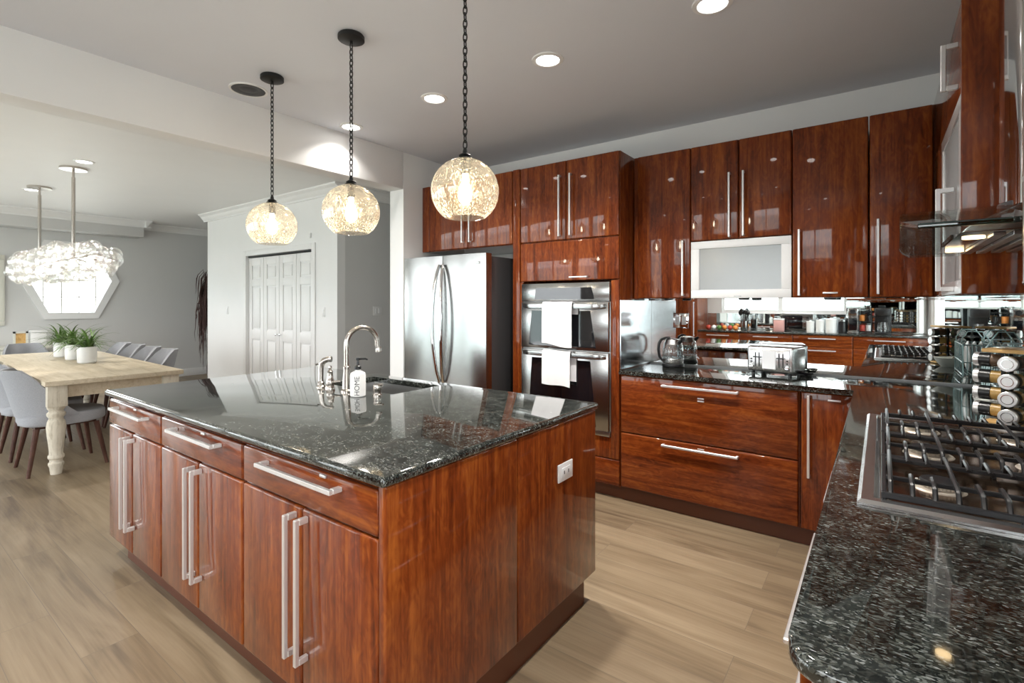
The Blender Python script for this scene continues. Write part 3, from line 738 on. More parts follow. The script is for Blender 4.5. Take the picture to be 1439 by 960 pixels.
# puck lights below wall units
for i, (xx, lb) in enumerate(((-1.25, 'above the kettle'), (-.74, 'above the toaster'), (-.25, 'right of the toaster'))):
    bm = BM(); lathe(bm, [(0, 0), (.028, 0), (.034, .004), (.034, .012), (0, .012)], (xx, 3.63, 1.400), 20)
    single('puck_light', bm, 'black_plastic', 'small dark puck light under the wall cabinet ' + lb, 'light', (xx, 3.63, 1.4), 'puck lights under the wall cabinets')

# right wall units (fronts face -X)
UX = .226
t = thing('glass_door_cabinet', 'right wall cabinet beyond the hood with aluminium framed glass door', 'cabinet', (.4, 2.9, 1.412))
bm = BM(); box(bm, UX+.022, .55, 2.36, 3.455, 1.412, 2.444, bev=.003); part('body', bm, 'cherry_v', t)
part('side_panel', B(UX, .55, 2.34, 2.358, 1.412, 2.444, bev=.004), 'cherry_v', t)
d = part('upper_door', B(UX, UX+.02, 2.36, 3.455, 2.125, 2.442, bev=.006), 'cherry_y', t)
bar_handle(d, (UX, 2.42, 2.24), 'Z', .17, (-1, 0, 0), .05, .016, .018)
bm = BM(); y0, y1, z0, z1 = 2.36, 3.05, 1.414, 2.12
box(bm, UX, UX+.02, y0, y1, z1-.05, z1, bev=.002); box(bm, UX, UX+.02, y0, y1, z0, z0+.05, bev=.002); box(bm, UX, UX+.02, y0, y0+.05, z0+.05, z1-.05, bev=.002); box(bm, UX, UX+.02, y1-.05, y1, z0+.05, z1-.05, bev=.002)
d = part('lower_door', bm, 'aluminium', t, 'aluminium framed glass door')
part('glass', B(UX+.006, UX+.012, y0+.045, y1-.045, z0+.045, z1-.045), 'frosted', d)
bar_handle(d, (UX, 2.56, 1.625), 'Z', .40, (-1, 0, 0), .055, .016, .018)
part('lower_panel', B(UX, UX+.02, 3.054, 3.455, 1.414, 2.12, bev=.006), 'cherry_v', t)
t = thing('near_wall_cabinet', 'cherry wall cabinet on the near side of the hood at the photo edge', 'cabinet', (.4, 1.0, 1.412))
part('body', B(UX+.022, .55, .70, 1.418, 1.412, 2.444, bev=.003), 'cherry_v', t)
d = part('door', B(UX, UX+.02, .70, 1.408, 1.414, 2.442, bev=.006), 'cherry_v', t)
part('pale_edge_strip', B(UX-.010, UX+.004, 1.31, 1.335, 1.42, 2.43, bev=.002), 'aluminium', t, 'pale edge strip')  # narrow pale strip set upright on the door front
# range hood
t = thing('range_hood', 'steel chimney hood with arched glass canopy over the cooktop', 'range hood', (.38, 1.88, 1.5))
bm = BM(); cy0, cy1 = 1.73, 2.03; r = .045
pf = [(.552, cy1), (.552, cy0)]
for k in range(7): an = -PI/2 - k*PI/12; pf.append((.273+r+r*math.cos(an), cy0+r+r*math.sin(an)))
for k in range(7): an = PI - k*PI/12; pf.append((.273+r+r*math.cos(an), cy1-r+r*math.sin(an)))
prism(bm, pf, 1.63, 2.50); part('chimney', bm, 'chrome', t)
bm = BM(); lathe(bm, [(.10, 0), (.17, 0), (.17, .018), (.10, .018), (.10, 0)], (.425, 1.88, 1.628), 32); part('collar', bm, 'steel_dark', t)
y0, y1 = 1.42, 2.335; n = 24
def gz(y): k = (y-y0)/(y1-y0); return 1.545+.082*math.sin(PI*k)
def gx(y): return .035+.02*(y-y0)/(y1-y0)
bm = BM(); rows = []
for i in range(n+1):
    y = y0+(y1-y0)*i/n; x0 = gx(y) + (.03*(1-min(1, min(i, n-i)/2))**2)
    rows.append([[bm.verts.new((xx, y, gz(y)+dz)) for dz in (0, .008)] for xx in (x0, x0+.0015, .552)])
for i in range(n):
    a, b = rows[i], rows[i+1]
    for j in (0, 1):
        for k in (0, 1): f_ = (a[j][k], a[j+1][k], b[j+1][k], b[j][k]); bm.faces.new(f_)
    bm.faces.new((a[0][0], b[0][0], b[0][1], a[0][1]))
part('canopy_glass', bm, 'hood_glass', t)
bm = BM()
box(bm, gx(y0)+.03, .552, y0-.010, y0-.0005, gz(y0)-.002, gz(y0)+.010, bev=.002); part('canopy_edge', bm, 'glass_edge', t, 'green glass edge')
bm = BM(); prism(bm, [(.15, 1.545), (.552, 1.545), (.552, 1.615), (.27, 1.612), (.17, 1.565)], 1.57, 2.19, axis='Y', bev=.004, seg=2); bd = part('motor_body', bm, 'steel', t)
bm = BM()
for yy in (1.60, 1.885):
    for k in range(9): box(bm, .21+k*.034, .232+k*.034, yy, yy+.275, 1.537, 1.5445, bev=.001, seg=1)
part('filter', bm, 'steel_soft', bd)
for yy in (1.68, 2.08):
    bm = BM(); disc(bm, (.185, yy, 1.540), .022, .0045, 24); part('hood_lamp', bm, 'bulb_warm', bd)
part('control_strip', B(.148, .154, 1.75, 2.0, 1.549, 1.560), 'black_gloss', bd)

# ================================================================== gas cooktop
CT = (-.045, .515, 1.405, 2.53)
t = thing('gas_cooktop', 'wide steel gas cooktop set in the granite of the right run', 'cooktop', (.235, 1.97, .9155))
bm = BM(); x0, x1, y0, y1 = CT; rim = .035; zt = .928
OUT = [(x0, y0), (x1, y0), (x1, y1), (x0, y1)]
rings = []
for ins, z in ((0, .9155), (0, .921), (.008, zt), (rim-.004, zt), (rim+.004, .9205), (rim+.01, .9195)):
    rings.append([bm.verts.new((x0+ins, y0+ins, z)), bm.verts.new((x1-ins, y0+ins, z)), bm.verts.new((x1-ins, y1-ins, z)), bm.verts.new((x0+ins, y1-ins, z))])
for A, Bq in zip(rings, rings[1:]):
    for k in range(4): j = (k+1) % 4; bm.faces.new((A[k], A[j], Bq[j], Bq[k]))
bm.faces.new(rings[0][::-1]); part('rim', bm, 'steel_bright', t)
part('burner_pan', B(x0+rim+.008, x1-rim-.008, y0+rim+.008, y1-rim-.008, .9165, .9205), 'pan', t)
gy = [(1.445, 1.803), (1.807, 2.13), (2.134, 2.492)]
GX0, GX1 = 0.0, .475
def post(bm, x, y, z0, z1, w=.005): box(bm, x-w, x+w, y-w, y+w, z0, z1, bev=.0015, seg=1)
for gi, (a, b) in enumerate(gy):
    bm = BM(); w = .0055; zl, zu = .928, .962
    for yy in (a+w, b-w): box(bm, GX0, GX1, yy-w, yy+w, zl, zl+.014, bev=.002, seg=1)
    for xx in (GX0+w, GX1-w): box(bm, xx-w, xx+w, a+2*w, b-2*w, zl, zl+.014, bev=.002, seg=1)
    # rails on top across X, fingers along Y with sloping feet
    nf = 12
    for k in range(nf):
        xx = GX0+.018+k*(GX1-GX0-.036)/(nf-1)
        full = k in (0, 3, 8, 11)
        spans = [(a, b)] if full else [(a, a+.115), (b-.115, b)]
        for s0, s1 in spans:
            pts = []
            st_ = (s0 == a); en_ = (s1 == b)
            if st_: pts += [(xx, s0+.004, zl+.004), (xx, s0+.022, zu-.004), (xx, s0+.03, zu)]
            else: pts += [(xx, s0, zu-.004), (xx, s0+.01, zu)]
            if en_: pts += [(xx, s1-.03, zu), (xx, s1-.022, zu-.004), (xx, s1-.004, zl+.004)]
            else: pts += [(xx, s1-.01, zu), (xx, s1, zu-.004)]
            tube(bm, pts, .0052, 6)
    for yy in (a+.09, b-.09): box(bm, GX0+.01, GX1-.01, yy-.005, yy+.005, zu-.014, zu-.003, bev=.002, seg=1)
    for xx in (GX0+w, GX1-w, (GX0+GX1)/2):
        for yy in (a+w, b-w): post(bm, xx, yy, .9205, zl+.004)
    part('grate', bm, 'cast_iron', t, ['cast iron grate nearest the photographer', 'cast iron grate in the middle', 'cast iron grate nearest the back wall'][gi])
    for bx_ in (.115, .365):
        rr = .038 if gi != 1 else .046; cyb = (a+b)/2
        bm = BM(); lathe(bm, [(0, 0), (rr+.016, 0), (rr+.013, .003), (rr-.004, .005), (rr-.002, .014), (rr-.008, .016), (0, .016)], (bx_, cyb, .9206), 28)
        for k in range(28):
            an = 2*PI*k/28; box(bm, bx_+math.cos(an)*(rr-.001)-.002, bx_+math.cos(an)*(rr-.001)+.002, cyb+math.sin(an)*(rr-.001)-.002, cyb+math.sin(an)*(rr-.001)+.002, .9266, .9345)
        bo = part('burner', bm, 'burner', t)
        bm = BM(); lathe(bm, [(0, 0), (rr-.002, 0), (rr, .003), (rr-.003, .007), (0, .008)], (bx_, cyb, .9367), 28); part('burner_cap', bm, 'cast_iron', bo)
        bm = BM(); tube(bm, [(bx_-rr-.004, cyb+.01, .921), (bx_-rr-.004, cyb+.01, .936)], .003, 8); part('igniter', bm, 'ceramic', bo)
for k in range(4):
    bm = BM(); lathe(bm, [(0, 0), (.019, 0), (.018, .016), (.015, .02), (0, .02)], (.497, 1.70+k*.18, .9282), 20); part('knob', bm, 'black_plastic', t)

# ================================================================== things on the worktop
# kettle
KX, KY = -1.235, 3.68
t = thing('electric_kettle', 'glass and steel electric kettle in the corner by the tower', 'kettle', (KX, KY, .9155))
bm = BM(); lathe(bm, [(0, 0), (.078, 0), (.080, .006), (.078, .018), (.070, .022), (0, .022)], (KX, KY, .9155), 32); part('power_base', bm, 'black_plastic', t)
bm = BM(); lathe(bm, [(0, .022), (.072, .022), (.074, .03), (.075, .055), (.073, .058), (0, .058)], (KX, KY, .9155), 32); part('steel_band', bm, 'steel_bright', t)
bm = BM(); lathe(bm, [(.074, .058), (.076, .09), (.073, .13), (.064, .165), (.055, .182)], (KX, KY, .9155), 32); part('jug', bm, 'kettle_glass', t)
bm = BM(); lathe(bm, [(.066, .162), (.060, .178), (.052, .196), (.03, .204), (0, .206), ], (KX, KY, .9155), 32); part('lid', bm, 'steel_bright', t)
bm = BM(); tube(bm, [(KX+.045, KY-.02, 1.085), (KX+.07, KY-.035, 1.105), (KX+.078, KY-.04, 1.112)], [.016, .012, .008], 10); part('spout', bm, 'black_plastic', t)
bm = BM(); hd = Vector((-.86, -.5, 0))
tube(bm, [Vector((KX, KY, .9155+z))+hd*r_ for r_, z in ((.02, .208), (.05, .208), (.085, .195), (.102, .165), (.106, .12), (.098, .07), (.076, .04))], [.008, .010, .011, .011, .011, .010, .008], 10); part('handle', bm, 'black_plastic', t)
# four-slice toaster, built about the origin then turned
t = thing('toaster', 'brushed steel four slot toaster on the back worktop', 'toaster')
w, dp, h = .145, .105, .182
part('body', B(-w, w, -dp, dp, .014, h, bev=.016, seg=4), 'steel_bright', t)
bm = BM()
for xx in (-.072, .072):
    for yy in (-.042, .042): box(bm, xx-.055, xx+.055, yy-.014, yy+.014, h-.004, h+.0012)
part('bread_slot', bm, 'black_plastic', t)
bm = BM(); box(bm, -w+.02, w-.02, -dp-.004, -dp+.002, .03, h-.02, bev=.003); fp = part('front_plate', bm, 'steel_bright', t)
bm = BM(); prism(bm, [(-.042, .036), (.042, .036), (.042, .155), (-.042, .155)], -dp-.007, -dp-.004, axis='Y', bev=.0012, seg=1); part('centre_plate', bm, 'aluminium', fp)
for s in (-1, 1):
    bm = BM()
    for q in (-.012, .012): box(bm, s*.074+q-.0035, s*.074+q+.0035, -dp-.0055, -dp-.004, .05, .14)
    part('lever_track', bm, 'black_plastic', fp)
    bm = BM()
    for q in (-.012, .012): box(bm, s*.074+q-.011, s*.074+q+.011, -dp-.02, -dp-.0056, .106, .114, bev=.002)
    part('lever', bm, 'black_plastic', fp)
    bm = BM(); lathe(bm, [(0, 0), (.013, 0), (.012, .01), (0, .011)], (s*.112, -dp-.004, .05), 18, Matrix.Rotation(PI/2, 4, 'X')); part('dial', bm, 'chrome', fp)
    for k in range(2):
        bm = BM(); lathe(bm, [(0, 0), (.005, 0), (.005, .003), (0, .003)], (s*.112, -dp-.004, .078+.017*k), 12, Matrix.Rotation(PI/2, 4, 'X')); part('button', bm, 'black_plastic', fp)
for xx in (-w+.03, w-.03):
    for yy in (-dp+.03, dp-.03):
        bm = BM(); disc(bm, (xx, yy, 0), .012, .015, 14); part('foot', bm, 'black_plastic', t)
t.rotation_euler = (0, 0, math.radians(-13)); t.location = (-.562, 3.718, .9155)
bm = BM(); tube(bm, [(-.44, 3.77, .921), (-.41, 3.75, .921), (-.385, 3.70, .921), (-.36, 3.715, .921), (-.355, 3.75, .921), (-.385, 3.765, .922), (-.41, 3.72, .929), (-.375, 3.69, .929), (-.35, 3.71, .929), (-.36, 3.76, .921), (-.40, 3.80, .921)], .0052, 8)
single('power_cord', bm, 'black_plastic', 'coiled black power cord right of the toaster', 'cord', (-.39, 3.75, .9155))
# revolving spice rack
SRX, SRY, SRA = .425, 2.645, math.radians(-25)
t = thing('spice_rack', 'bamboo spice rack of stacked lying jars behind the cooktop', 'spice rack')
for z0, nm in ((.004, 'base_board'), (.278, 'top_board')): part(nm, B(-.088, .088, -.088, .088, z0, z0+.014, bev=.003), 'bamboo', t)
bm = BM()
for sx in (-1, 1):
    for sy in (-1, 1): box(bm, sx*.040-.005, sx*.040+.005, sy*.040-.005, sy*.040+.005, .018, .278)
part('post', bm, 'black_metal', t)
for k in range(4):
    z = .022+.064*k-.001
    bm = BM()
    for q in (-.018, .018):
        tube(bm, [(-.085, q, z), (.085, q, z)], .0015, 6); tube(bm, [(q, -.085, z), (q, .085, z)], .0015, 6)
    box(bm, -.041, .041, -.041, .041, z-.001, z+.001)
    part('wire_shelf', bm, 'black_metal', t)
t.location = (SRX, SRY, .9155); t.rotation_euler = (0, 0, SRA)
RM = Matrix.Translation((SRX, SRY, .9155)) @ Matrix.Rotation(SRA, 4, 'Z')
side = {(-1, 0): 'left column', (0, -1): 'column facing the camera', (1, 0): 'column by the wall', (0, 1): 'column by the bowl'}
rowl = ['lowest', 'second from bottom', 'third from bottom', 'topmost']
fills = ['spice_amber', 'spice_amber', 'spice_amber', 'spice_brown', 'spice_green']
for (ux, uy), nm in side.items():
    for k in range(4):
        zc = .0505+.064*k
        M4 = RM @ Matrix.Translation((0, 0, zc)) @ Matrix.Rotation(math.atan2(uy, ux), 4, 'Z') @ Matrix.Rotation(PI/2, 4, 'Y')
        c0 = RM @ Vector((ux*.08, uy*.08, zc))
        j = thing('spice_jar', '%s silver lidded spice jar in the rack, %s' % (rowl[k], nm), 'spice jar', c0, 'jars in the bamboo spice rack')
        R0 = .0265; st = .0425
        def L(prof): 
            bm = BM(); lathe(bm, prof, (0, 0, 0), 24, M4); return bm
        part('contents', L([(0, st), (R0-.002, st), (R0-.002, .084), (0, .084)]), 'spice_green' if (ux, uy) == (0, 1) else fills[k % 3 if k < 3 else 3], j)
        part('collar', L([(R0-.001, .0845), (R0+.0005, .0845), (R0+.0005, .118), (0, .118), (0, .0845), (R0-.001, .0845)]), 'black_plastic', j)
        lid = part('lid', L([(0, .1185), (R0+.0015, .1185), (R0+.0015, .134), (R0-.001, .136), (0, .136)]), 'aluminium', j)
        part('emblem', L([(.016, .1361), (.018, .1361), (.018, .1375), (.016, .1375), (.016, .1361)]), 'chrome', lid)
# bowl behind the rack
bm = BM(); lathe(bm, [(0, .004), (.04, .004), (.04, 0), (.045, 0), (.06, .018), (.082, .05), (.088, .068), (.084, .070), (.078, .052), (.055, .02), (0, .010)], (.40, 2.86, .9155), 36)
t = thing('serving_bowl', 'white ceramic bowl on the worktop behind the spice rack', 'bowl', (.40, 2.86, .9155)); part('body', bm, 'bowl', t)
bm = BM(); tube(bm, [(.40, 2.855, .946), (.435, 2.885, .992), (.46, 2.905, 1.012)], [.016, .007, .006], 10); single('pestle', bm, 'walnut', 'small wooden pestle leaning in the white bowl', 'pestle', (.40, 2.855, .93))
# wire dish rack with plates
t = thing('dish_rack', 'blue grey wire dish rack in the mirrored corner', 'dish rack', (.48, 3.26, .9155))
bm = BM(); rx0, rx1, ry0, ry1 = .415, .545, 3.06, 3.46
for z in (.012, .09, .20):
    tube(bm, [(rx0, ry0, .9155+z), (rx1, ry0, .9155+z), (rx1, ry1, .9155+z), (rx0, ry1, .9155+z)], .004, 6, closed=True)
for i in range(7):
    y = ry0+(ry1-ry0)*i/6
    tube(bm, [(rx0, y, 1.1155), (rx0, y, .9275), (rx1, y, .9275), (rx1, y, 1.1155)], .0028, 6)
for i in range(1, 6):
    x = rx0+(rx1-rx0)*i/6
    tube(bm, [(x, ry0, 1.1155), (x, ry0, .9275), (x, ry1, .9275), (x, ry1, 1.1155)], .0028, 6)
for x in (rx0, rx1):
    for y in (ry0, ry1): tube(bm, [(x, y, .9165), (x, y, 1.1155)], .005, 6)
part('basket', bm, 'wire', t)
for s in (ry0+.06, ry1-.06):
    bm = BM(); tube(bm, [(rx0, s, 1.11), (rx0, s, 1.15), (rx0+.03, s, 1.20), (rx0+.10, s, 1.20), (rx1, s, 1.15), (rx1, s, 1.11)], .004, 6); part('hoop', bm, 'wire', t)
pl_l = ['white plate standing in the wire dish rack, foremost of three', 'white plate standing in the wire dish rack, middle of three', 'white plate standing in the wire dish rack, against the right wall']
for i in range(3):
    xq = .445+i*.032
    bm = BM(); lathe(bm, [(0, 0), (.06, 0), (.085, .006), (.098, .014), (.099, .017), (.08, .011), (.055, .005), (0, .005)], (xq, 3.26, 1.034), 32, Matrix.Rotation(PI/2, 4, 'Y'))
    single('dinner_plate', bm, 'ceramic', pl_l[i], 'plate', (xq, 3.26, .93), 'plates in the dish rack')

# ================================================================== pendants, downlights, speaker
def chain(bm, x, y, z0, z1, lk=.038, wd=.0085, r=.0028):
    n = max(2, int(round((z1-z0)/(lk*.74)))); st = (z1-z0)/n
    for i in range(n):
        zc = z0+st*(i+.5); an = (i % 2)*PI/2 + .25
        pts = []
        for k in range(12):
            a = 2*PI*k/12; u = wd*math.cos(a); v = lk/2*math.sin(a)
            pts.append((x+u*math.cos(an), y+u*math.sin(an), zc+v))
        tube(bm, pts, r, 6, closed=True)
pend = [(-2.916, 1.551, 'leftmost seeded glass globe pendant on black chain over the island'), (-2.15, 1.551, 'middle seeded glass globe pendant above the soap bottle end of the island'), (-1.384, 1.551, 'rightmost and nearest seeded glass globe pendant over the island')]
GZ = 1.842
for x, y, lb in pend:
    t = thing('pendant_lamp', lb, 'pendant lamp', (x, y, CEIL), 'globe pendants over the island')
    bm = BM(); lathe(bm, [(0, 0), (.060, 0), (.065, -.006), (.065, -.024), (.058, -.028), (0, -.030)], (x, y, CEIL), 32)
    lathe(bm, [(0, -.03), (.008, -.03), (.008, -.045), (0, -.045)], (x, y, CEIL), 12); part('canopy', bm, 'black_metal', t)
    bm = BM(); chain(bm, x, y, 2.02, CEIL-.043); part('chain', bm, 'black_metal', t)
    bm = BM(); lathe(bm, [(0, .182), (.006, .180), (.010, .165), (.010, .158), (.024, .150), (.026, .146), (.020, .144), (.030, .138), (.032, .131), (0, .131)], (x, y, GZ), 20)
    lathe(bm, [(0, .131), (.018, .131), (.018, .07), (0, .07)], (x, y, GZ), 16); part('socket', bm, 'black_metal', t)
    bm = BM(); pf = []
    a0, a1 = math.radians(80), math.radians(-53)
    for k in range(25):
        a = a0+(a1-a0)*k/24; pf.append((.140*math.cos(a), .136*math.sin(a)))
    pf.append((pf[-1][0]-.006, pf[-1][1]-.002))
    lathe(bm, pf, (x, y, GZ), 48); part('globe_shade', bm, 'globe', t, angle=80)
    bm = BM(); lathe(bm, [(0, -.052), (.014, -.049), (.025, -.036), (.029, -.018), (.026, .0), (.016, .028), (.012, .045), (.012, .069), (0, .069)], (x, y, GZ), 20); part('bulb', bm, 'bulb', t, angle=80)
def downlight(x, y, z, lb, power, grp):
    t = thing('recessed_downlight', lb, 'ceiling light', (x, y, z), grp)
    bm = BM(); lathe(bm, [(.062, 0), (.088, 0), (.086, -.006), (.066, -.009), (.062, -.004), (.062, 0)], (x, y, z), 32); part('trim_ring', bm, 'white_plastic', t)
    bm = BM(); lathe(bm, [(0, -.0015), (.061, -.0015), (.061, -.004), (0, -.004)], (x, y, z), 28); part('lens', bm, 'lamp_lens', t)
    l = bpy.data.lights.new('downlight_beam', 'AREA'); l.shape = 'DISK'; l.size = .11; l.energy = power; l.color = (1, .955, .89); l.spread = math.radians(120)
    o = bpy.data.objects.new('downlight_beam', l); COL.objects.link(o); o.parent = t; o.location = (0, 0, -.012)
DP = 15
for x, lb in ((-.611, 'round recessed ceiling light at the top edge of the photo'), (-1.486, 'round recessed ceiling light above the front of the oven tower'), (-2.367, 'round recessed ceiling light in front of the fridge side'), (-3.26, 'round recessed ceiling light beside the ceiling beam')):
    downlight(x, 2.35, CEIL, lb, 5 if x < -3 else DP, 'kitchen downlights')
for x, y, lb in ((-.611, .1, 'round recessed light above the photographer'), (-2.367, .1, 'round recessed light above the aisle before the island'), (-1.486, -1.0, 'round recessed light above the far counter behind the photographer')):
    downlight(x, y, CEIL, lb, DP, 'kitchen downlights')
for x, y, lb in ((-6.43, 1.495, 'small recessed dining light beside the right chandelier rod'), (-8.55, 1.475, 'small recessed dining light beside the left chandelier rod')):
    downlight(x, y, CEILD, lb, 16, 'dining downlights')
t = thing('ceiling_speaker', 'round black ceiling speaker beside the leftmost pendant canopy', 'speaker', (-3.22, 1.56, CEIL))
bm = BM(); lathe(bm, [(.098, 0), (.112, 0), (.110, -.006), (.098, -.006), (.098, 0)], (-3.22, 1.56, CEIL), 36); part('rim', bm, 'white_plastic', t)
bm = BM(); lathe(bm, [(0, -.002), (.03, -.008), (.045, -.002), (.06, -.002), (.09, -.006), (.097, -.004), (.097, -.001), (0, -.001)], (-3.22, 1.56, CEIL), 36); part('cone', bm, 'black_plastic', t)
# wall switches and sensor
def plate(x, y, z, nx, lb, w=.035, n=1, cat='switch'):
    t = thing('light_switch', lb, cat, (x, y, z), 'white wall switches')
    if nx == 'y':
        part('plate', B(x-w*n, x+w*n, y-.006, y, z-.058, z+.058, bev=.002), 'white_plastic', t)
        for k in range(n): xx = x+(k-(n-1)/2)*.046; part('rocker', B(xx-.015, xx+.015, y-.011, y-.006, z-.032, z+.032, bev=.002), 'white_paint_metal', t)
    else:
        part('plate', B(x, x+.006, y-w*n, y+w*n, z-.058, z+.058, bev=.002), 'white_plastic', t)
        for k in range(n): yy = y+(k-(n-1)/2)*.046; part('rocker', B(x+.006, x+.011, yy-.015, yy+.015, z-.032, z+.032, bev=.002), 'white_paint_metal', t)
plate(-8.02, CY, 1.27, 'y', 'white wall switch left of the bifold doors')
plate(-5.50, CY, 1.27, 'y', 'white wall switch right of the bifold doors')
plate(CX1, 4.16, 1.28, 'x', 'double white switch on the grey wall behind the faucet', n=2)
bm = BM(); box(bm, -5.79, -5.76, CY-.02, CY, 2.20, 2.26, bev=.004); single('wall_sensor', bm, 'white_plastic', 'tiny white sensor above the right corner of the bifold doors', 'sensor', (-5.775, CY, 2.23))

# ================================================================== dining room
# table
t = thing('dining_table', 'long whitewashed farmhouse table with turned legs', 'table')
TLX, TLY = 1.61, .48
part('tabletop', B(-TLX, TLX, -TLY, TLY, .72, .76, bev=.005), 'pale_oak', t)
bm = BM()
for s in (-1, 1): box(bm, -TLX+.16, TLX-.16, s*(TLY-.085)-.012, s*(TLY-.085)+.012, .61, .72); box(bm, s*(TLX-.11)-.012, s*(TLX-.11)+.012, -TLY+.14, TLY-.14, .61, .72)
part('apron', bm, 'pale_oak', t)
lp = [(0, 0), (.036, 0), (.040, .03), (.043, .06), (.050, .075), (.050, .09), (.042, .10), (.042, .118), (.052, .132), (.052, .150), (.044, .162), (.045, .20), (.058, .32), (.063, .38), (.056, .425), (.046, .445), (.046, .455), (.060, .475), (.060, .492), (.046, .506), (.046, .516), (.056, .528), (.060, .548), (0, .548)]
for sx in (-1, 1):
    for sy in (-1, 1):
        cx, cy = sx*(TLX-.11), sy*(TLY-.085)
        bm = BM(); lathe(bm, lp, (cx, cy, 0), 24); box(bm, cx-.062, cx+.062, cy-.062, cy+.062, .545, .72, bev=.004); part('leg', bm, 'whitewash', t)
t.location = (-6.86, 1.52, 0); t.rotation_euler = (0, 0, math.radians(-2.0))
# chairs, built about the origin facing +Y
def make_chair():
    t = thing('dining_chair', '', 'chair')
    bm = BM(); n, m = 25, 9
    def P(i, j, off):
        th = math.radians(-128+256*i/(n-1)); h = j/(m-1)           # th=0 is the back (-Y)
        c = math.cos(th)
        top = .40 + .385*max(0, min(1, (c+.45)/1.15))**1.5
        z = .40+(top-.40)*h + .06
        lean = .10*((z-.46)/.40)
        rx, ry = .235+off, .235+off
        return (rx*math.sin(th)*(1-.10*h*max(0, c)), -ry*c - max(0, c)*lean + .0, z)
    G = [[[bm.verts.new(P(i, j, o)) for j in range(m)] for i in range(n)] for o in (0, .026)]
    for o in (0, 1):
        for i in range(n-1):
            for j in range(m-1): bm.faces.new((G[o][i][j], G[o][i+1][j], G[o][i+1][j+1], G[o][i][j+1]))
    for i in range(n-1):
        for j in (0, m-1): bm.faces.new((G[0][i][j], G[0][i+1][j], G[1][i+1][j], G[1][i][j]))
    for j in range(m-1):
        for i in (0, n-1): bm.faces.new((G[0][i][j], G[0][i][j+1], G[1][i][j+1], G[1][i][j]))
    part('backrest', bm, 'fabric_grey', t, angle=70)
    bm = BM(); pf = []
    for k in range(28):
        a = 2*PI*k/28; c, s = math.cos(a), math.sin(a)
        pf.append((.245*math.copysign(abs(c)**.6, c), .03+.275*math.copysign(abs(s)**.6, s)))
    prism(bm, pf, .385, .475, bev=.025, seg=4); part('seat', bm, 'fabric_grey', t, angle=70)
    bm = BM(); box(bm, -.17, .17, -.17, .22, .362, .385); part('under_frame', bm, 'walnut', t)
    for sx in (-1, 1):
        for sy in (-1, 1):
            bm = BM(); a = (sx*.165, .03+sy*.19, .365); b = (sx*.225, .03+sy*.25, .0)
            tube(bm, [a, b], [.021, .013], 10); part('leg', bm, 'walnut', t)
    return t
ch0 = make_chair()
spots = []
for k, (x, w_) in enumerate(((-5.62, 'nearest the island on the window side of the table'), (-6.28, 'second from the island on the window side of the table'), (-6.95, 'third from the island on the window side of the table'), (-7.62, 'last on the window side of the table by the sideboard end'))): spots.append((x, 1.13, 0, w_))
for k, (x, w_) in enumerate(((-6.68, 'across the table at its island end'), (-7.2, 'across the table, second from its island end'), (-7.72, 'across the table behind the potted plants'), (-8.24, 'across the table at its sideboard end'))): spots.append((x, 2.06, PI, w_))
spots.append((-8.85, 1.50, -PI/2, 'at the head of the table by the sideboard'))
for k, (x, y, r, w_) in enumerate(spots):
    o = ch0 if k == 0 else copy_tree(ch0)
    o.location = (x, y, 0); o.rotation_euler = (0, 0, r); o['label'] = 'grey dining chair, ' + w_; o['group'] = 'dining chairs round the farmhouse table'
# potted plants
def plant(x, y, z, lb, seed, n=70):
    rnd = random.Random(seed)
    t = thing('potted_plant', lb, 'plant', (x, y, z), 'grassy plants in white pots on the dining table')
    bm = BM(); lathe(bm, [(0, 0), (.072, 0), (.080, .01), (.082, .165), (.078, .168), (.074, .15), (.0, .145)], (x, y, z), 28); part('pot', bm, 'ceramic', t)
    bm = BM()
    for i in range(n):
        a = rnd.uniform(0, 2*PI); ln = rnd.uniform(.20, .42); el = rnd.uniform(.5, 1.45); w = rnd.uniform(.006, .011)
        p = Vector((x+rnd.uniform(-.045, .045), y+rnd.uniform(-.045, .045), z+.145)); d = Vector((math.cos(a)*math.cos(el), math.sin(a)*math.cos(el), math.sin(el)))
        sd = Vector((-math.sin(a), math.cos(a), 0)); prev = None; N = 8
        for k in range(N+1):
            q = k/N; ww = w*(1-q**2)+.0008
            row = [bm.verts.new(p+sd*ww), bm.verts.new(p+Vector((0, 0, -.25*ww))), bm.verts.new(p-sd*ww)]
            if prev:
                for c in (0, 1): bm.faces.new((prev[c], prev[c+1], row[c+1], row[c]))
            prev = row
            p = p+d*ln/N; d = (d+Vector((math.cos(a)*.07, math.sin(a)*.07, -.20))).normalized()
    part('foliage', bm, 'leaf', t, angle=80)
plant(-6.63, 1.565, .7605, 'green grassy plant in white pot, nearest of three on the table', 3)
plant(-7.13, 1.575, .7605, 'green grassy plant in white pot, middle of three on the table', 5)
plant(-7.60, 1.575, .7605, 'green grassy plant in white pot, farthest of three on the table', 9)
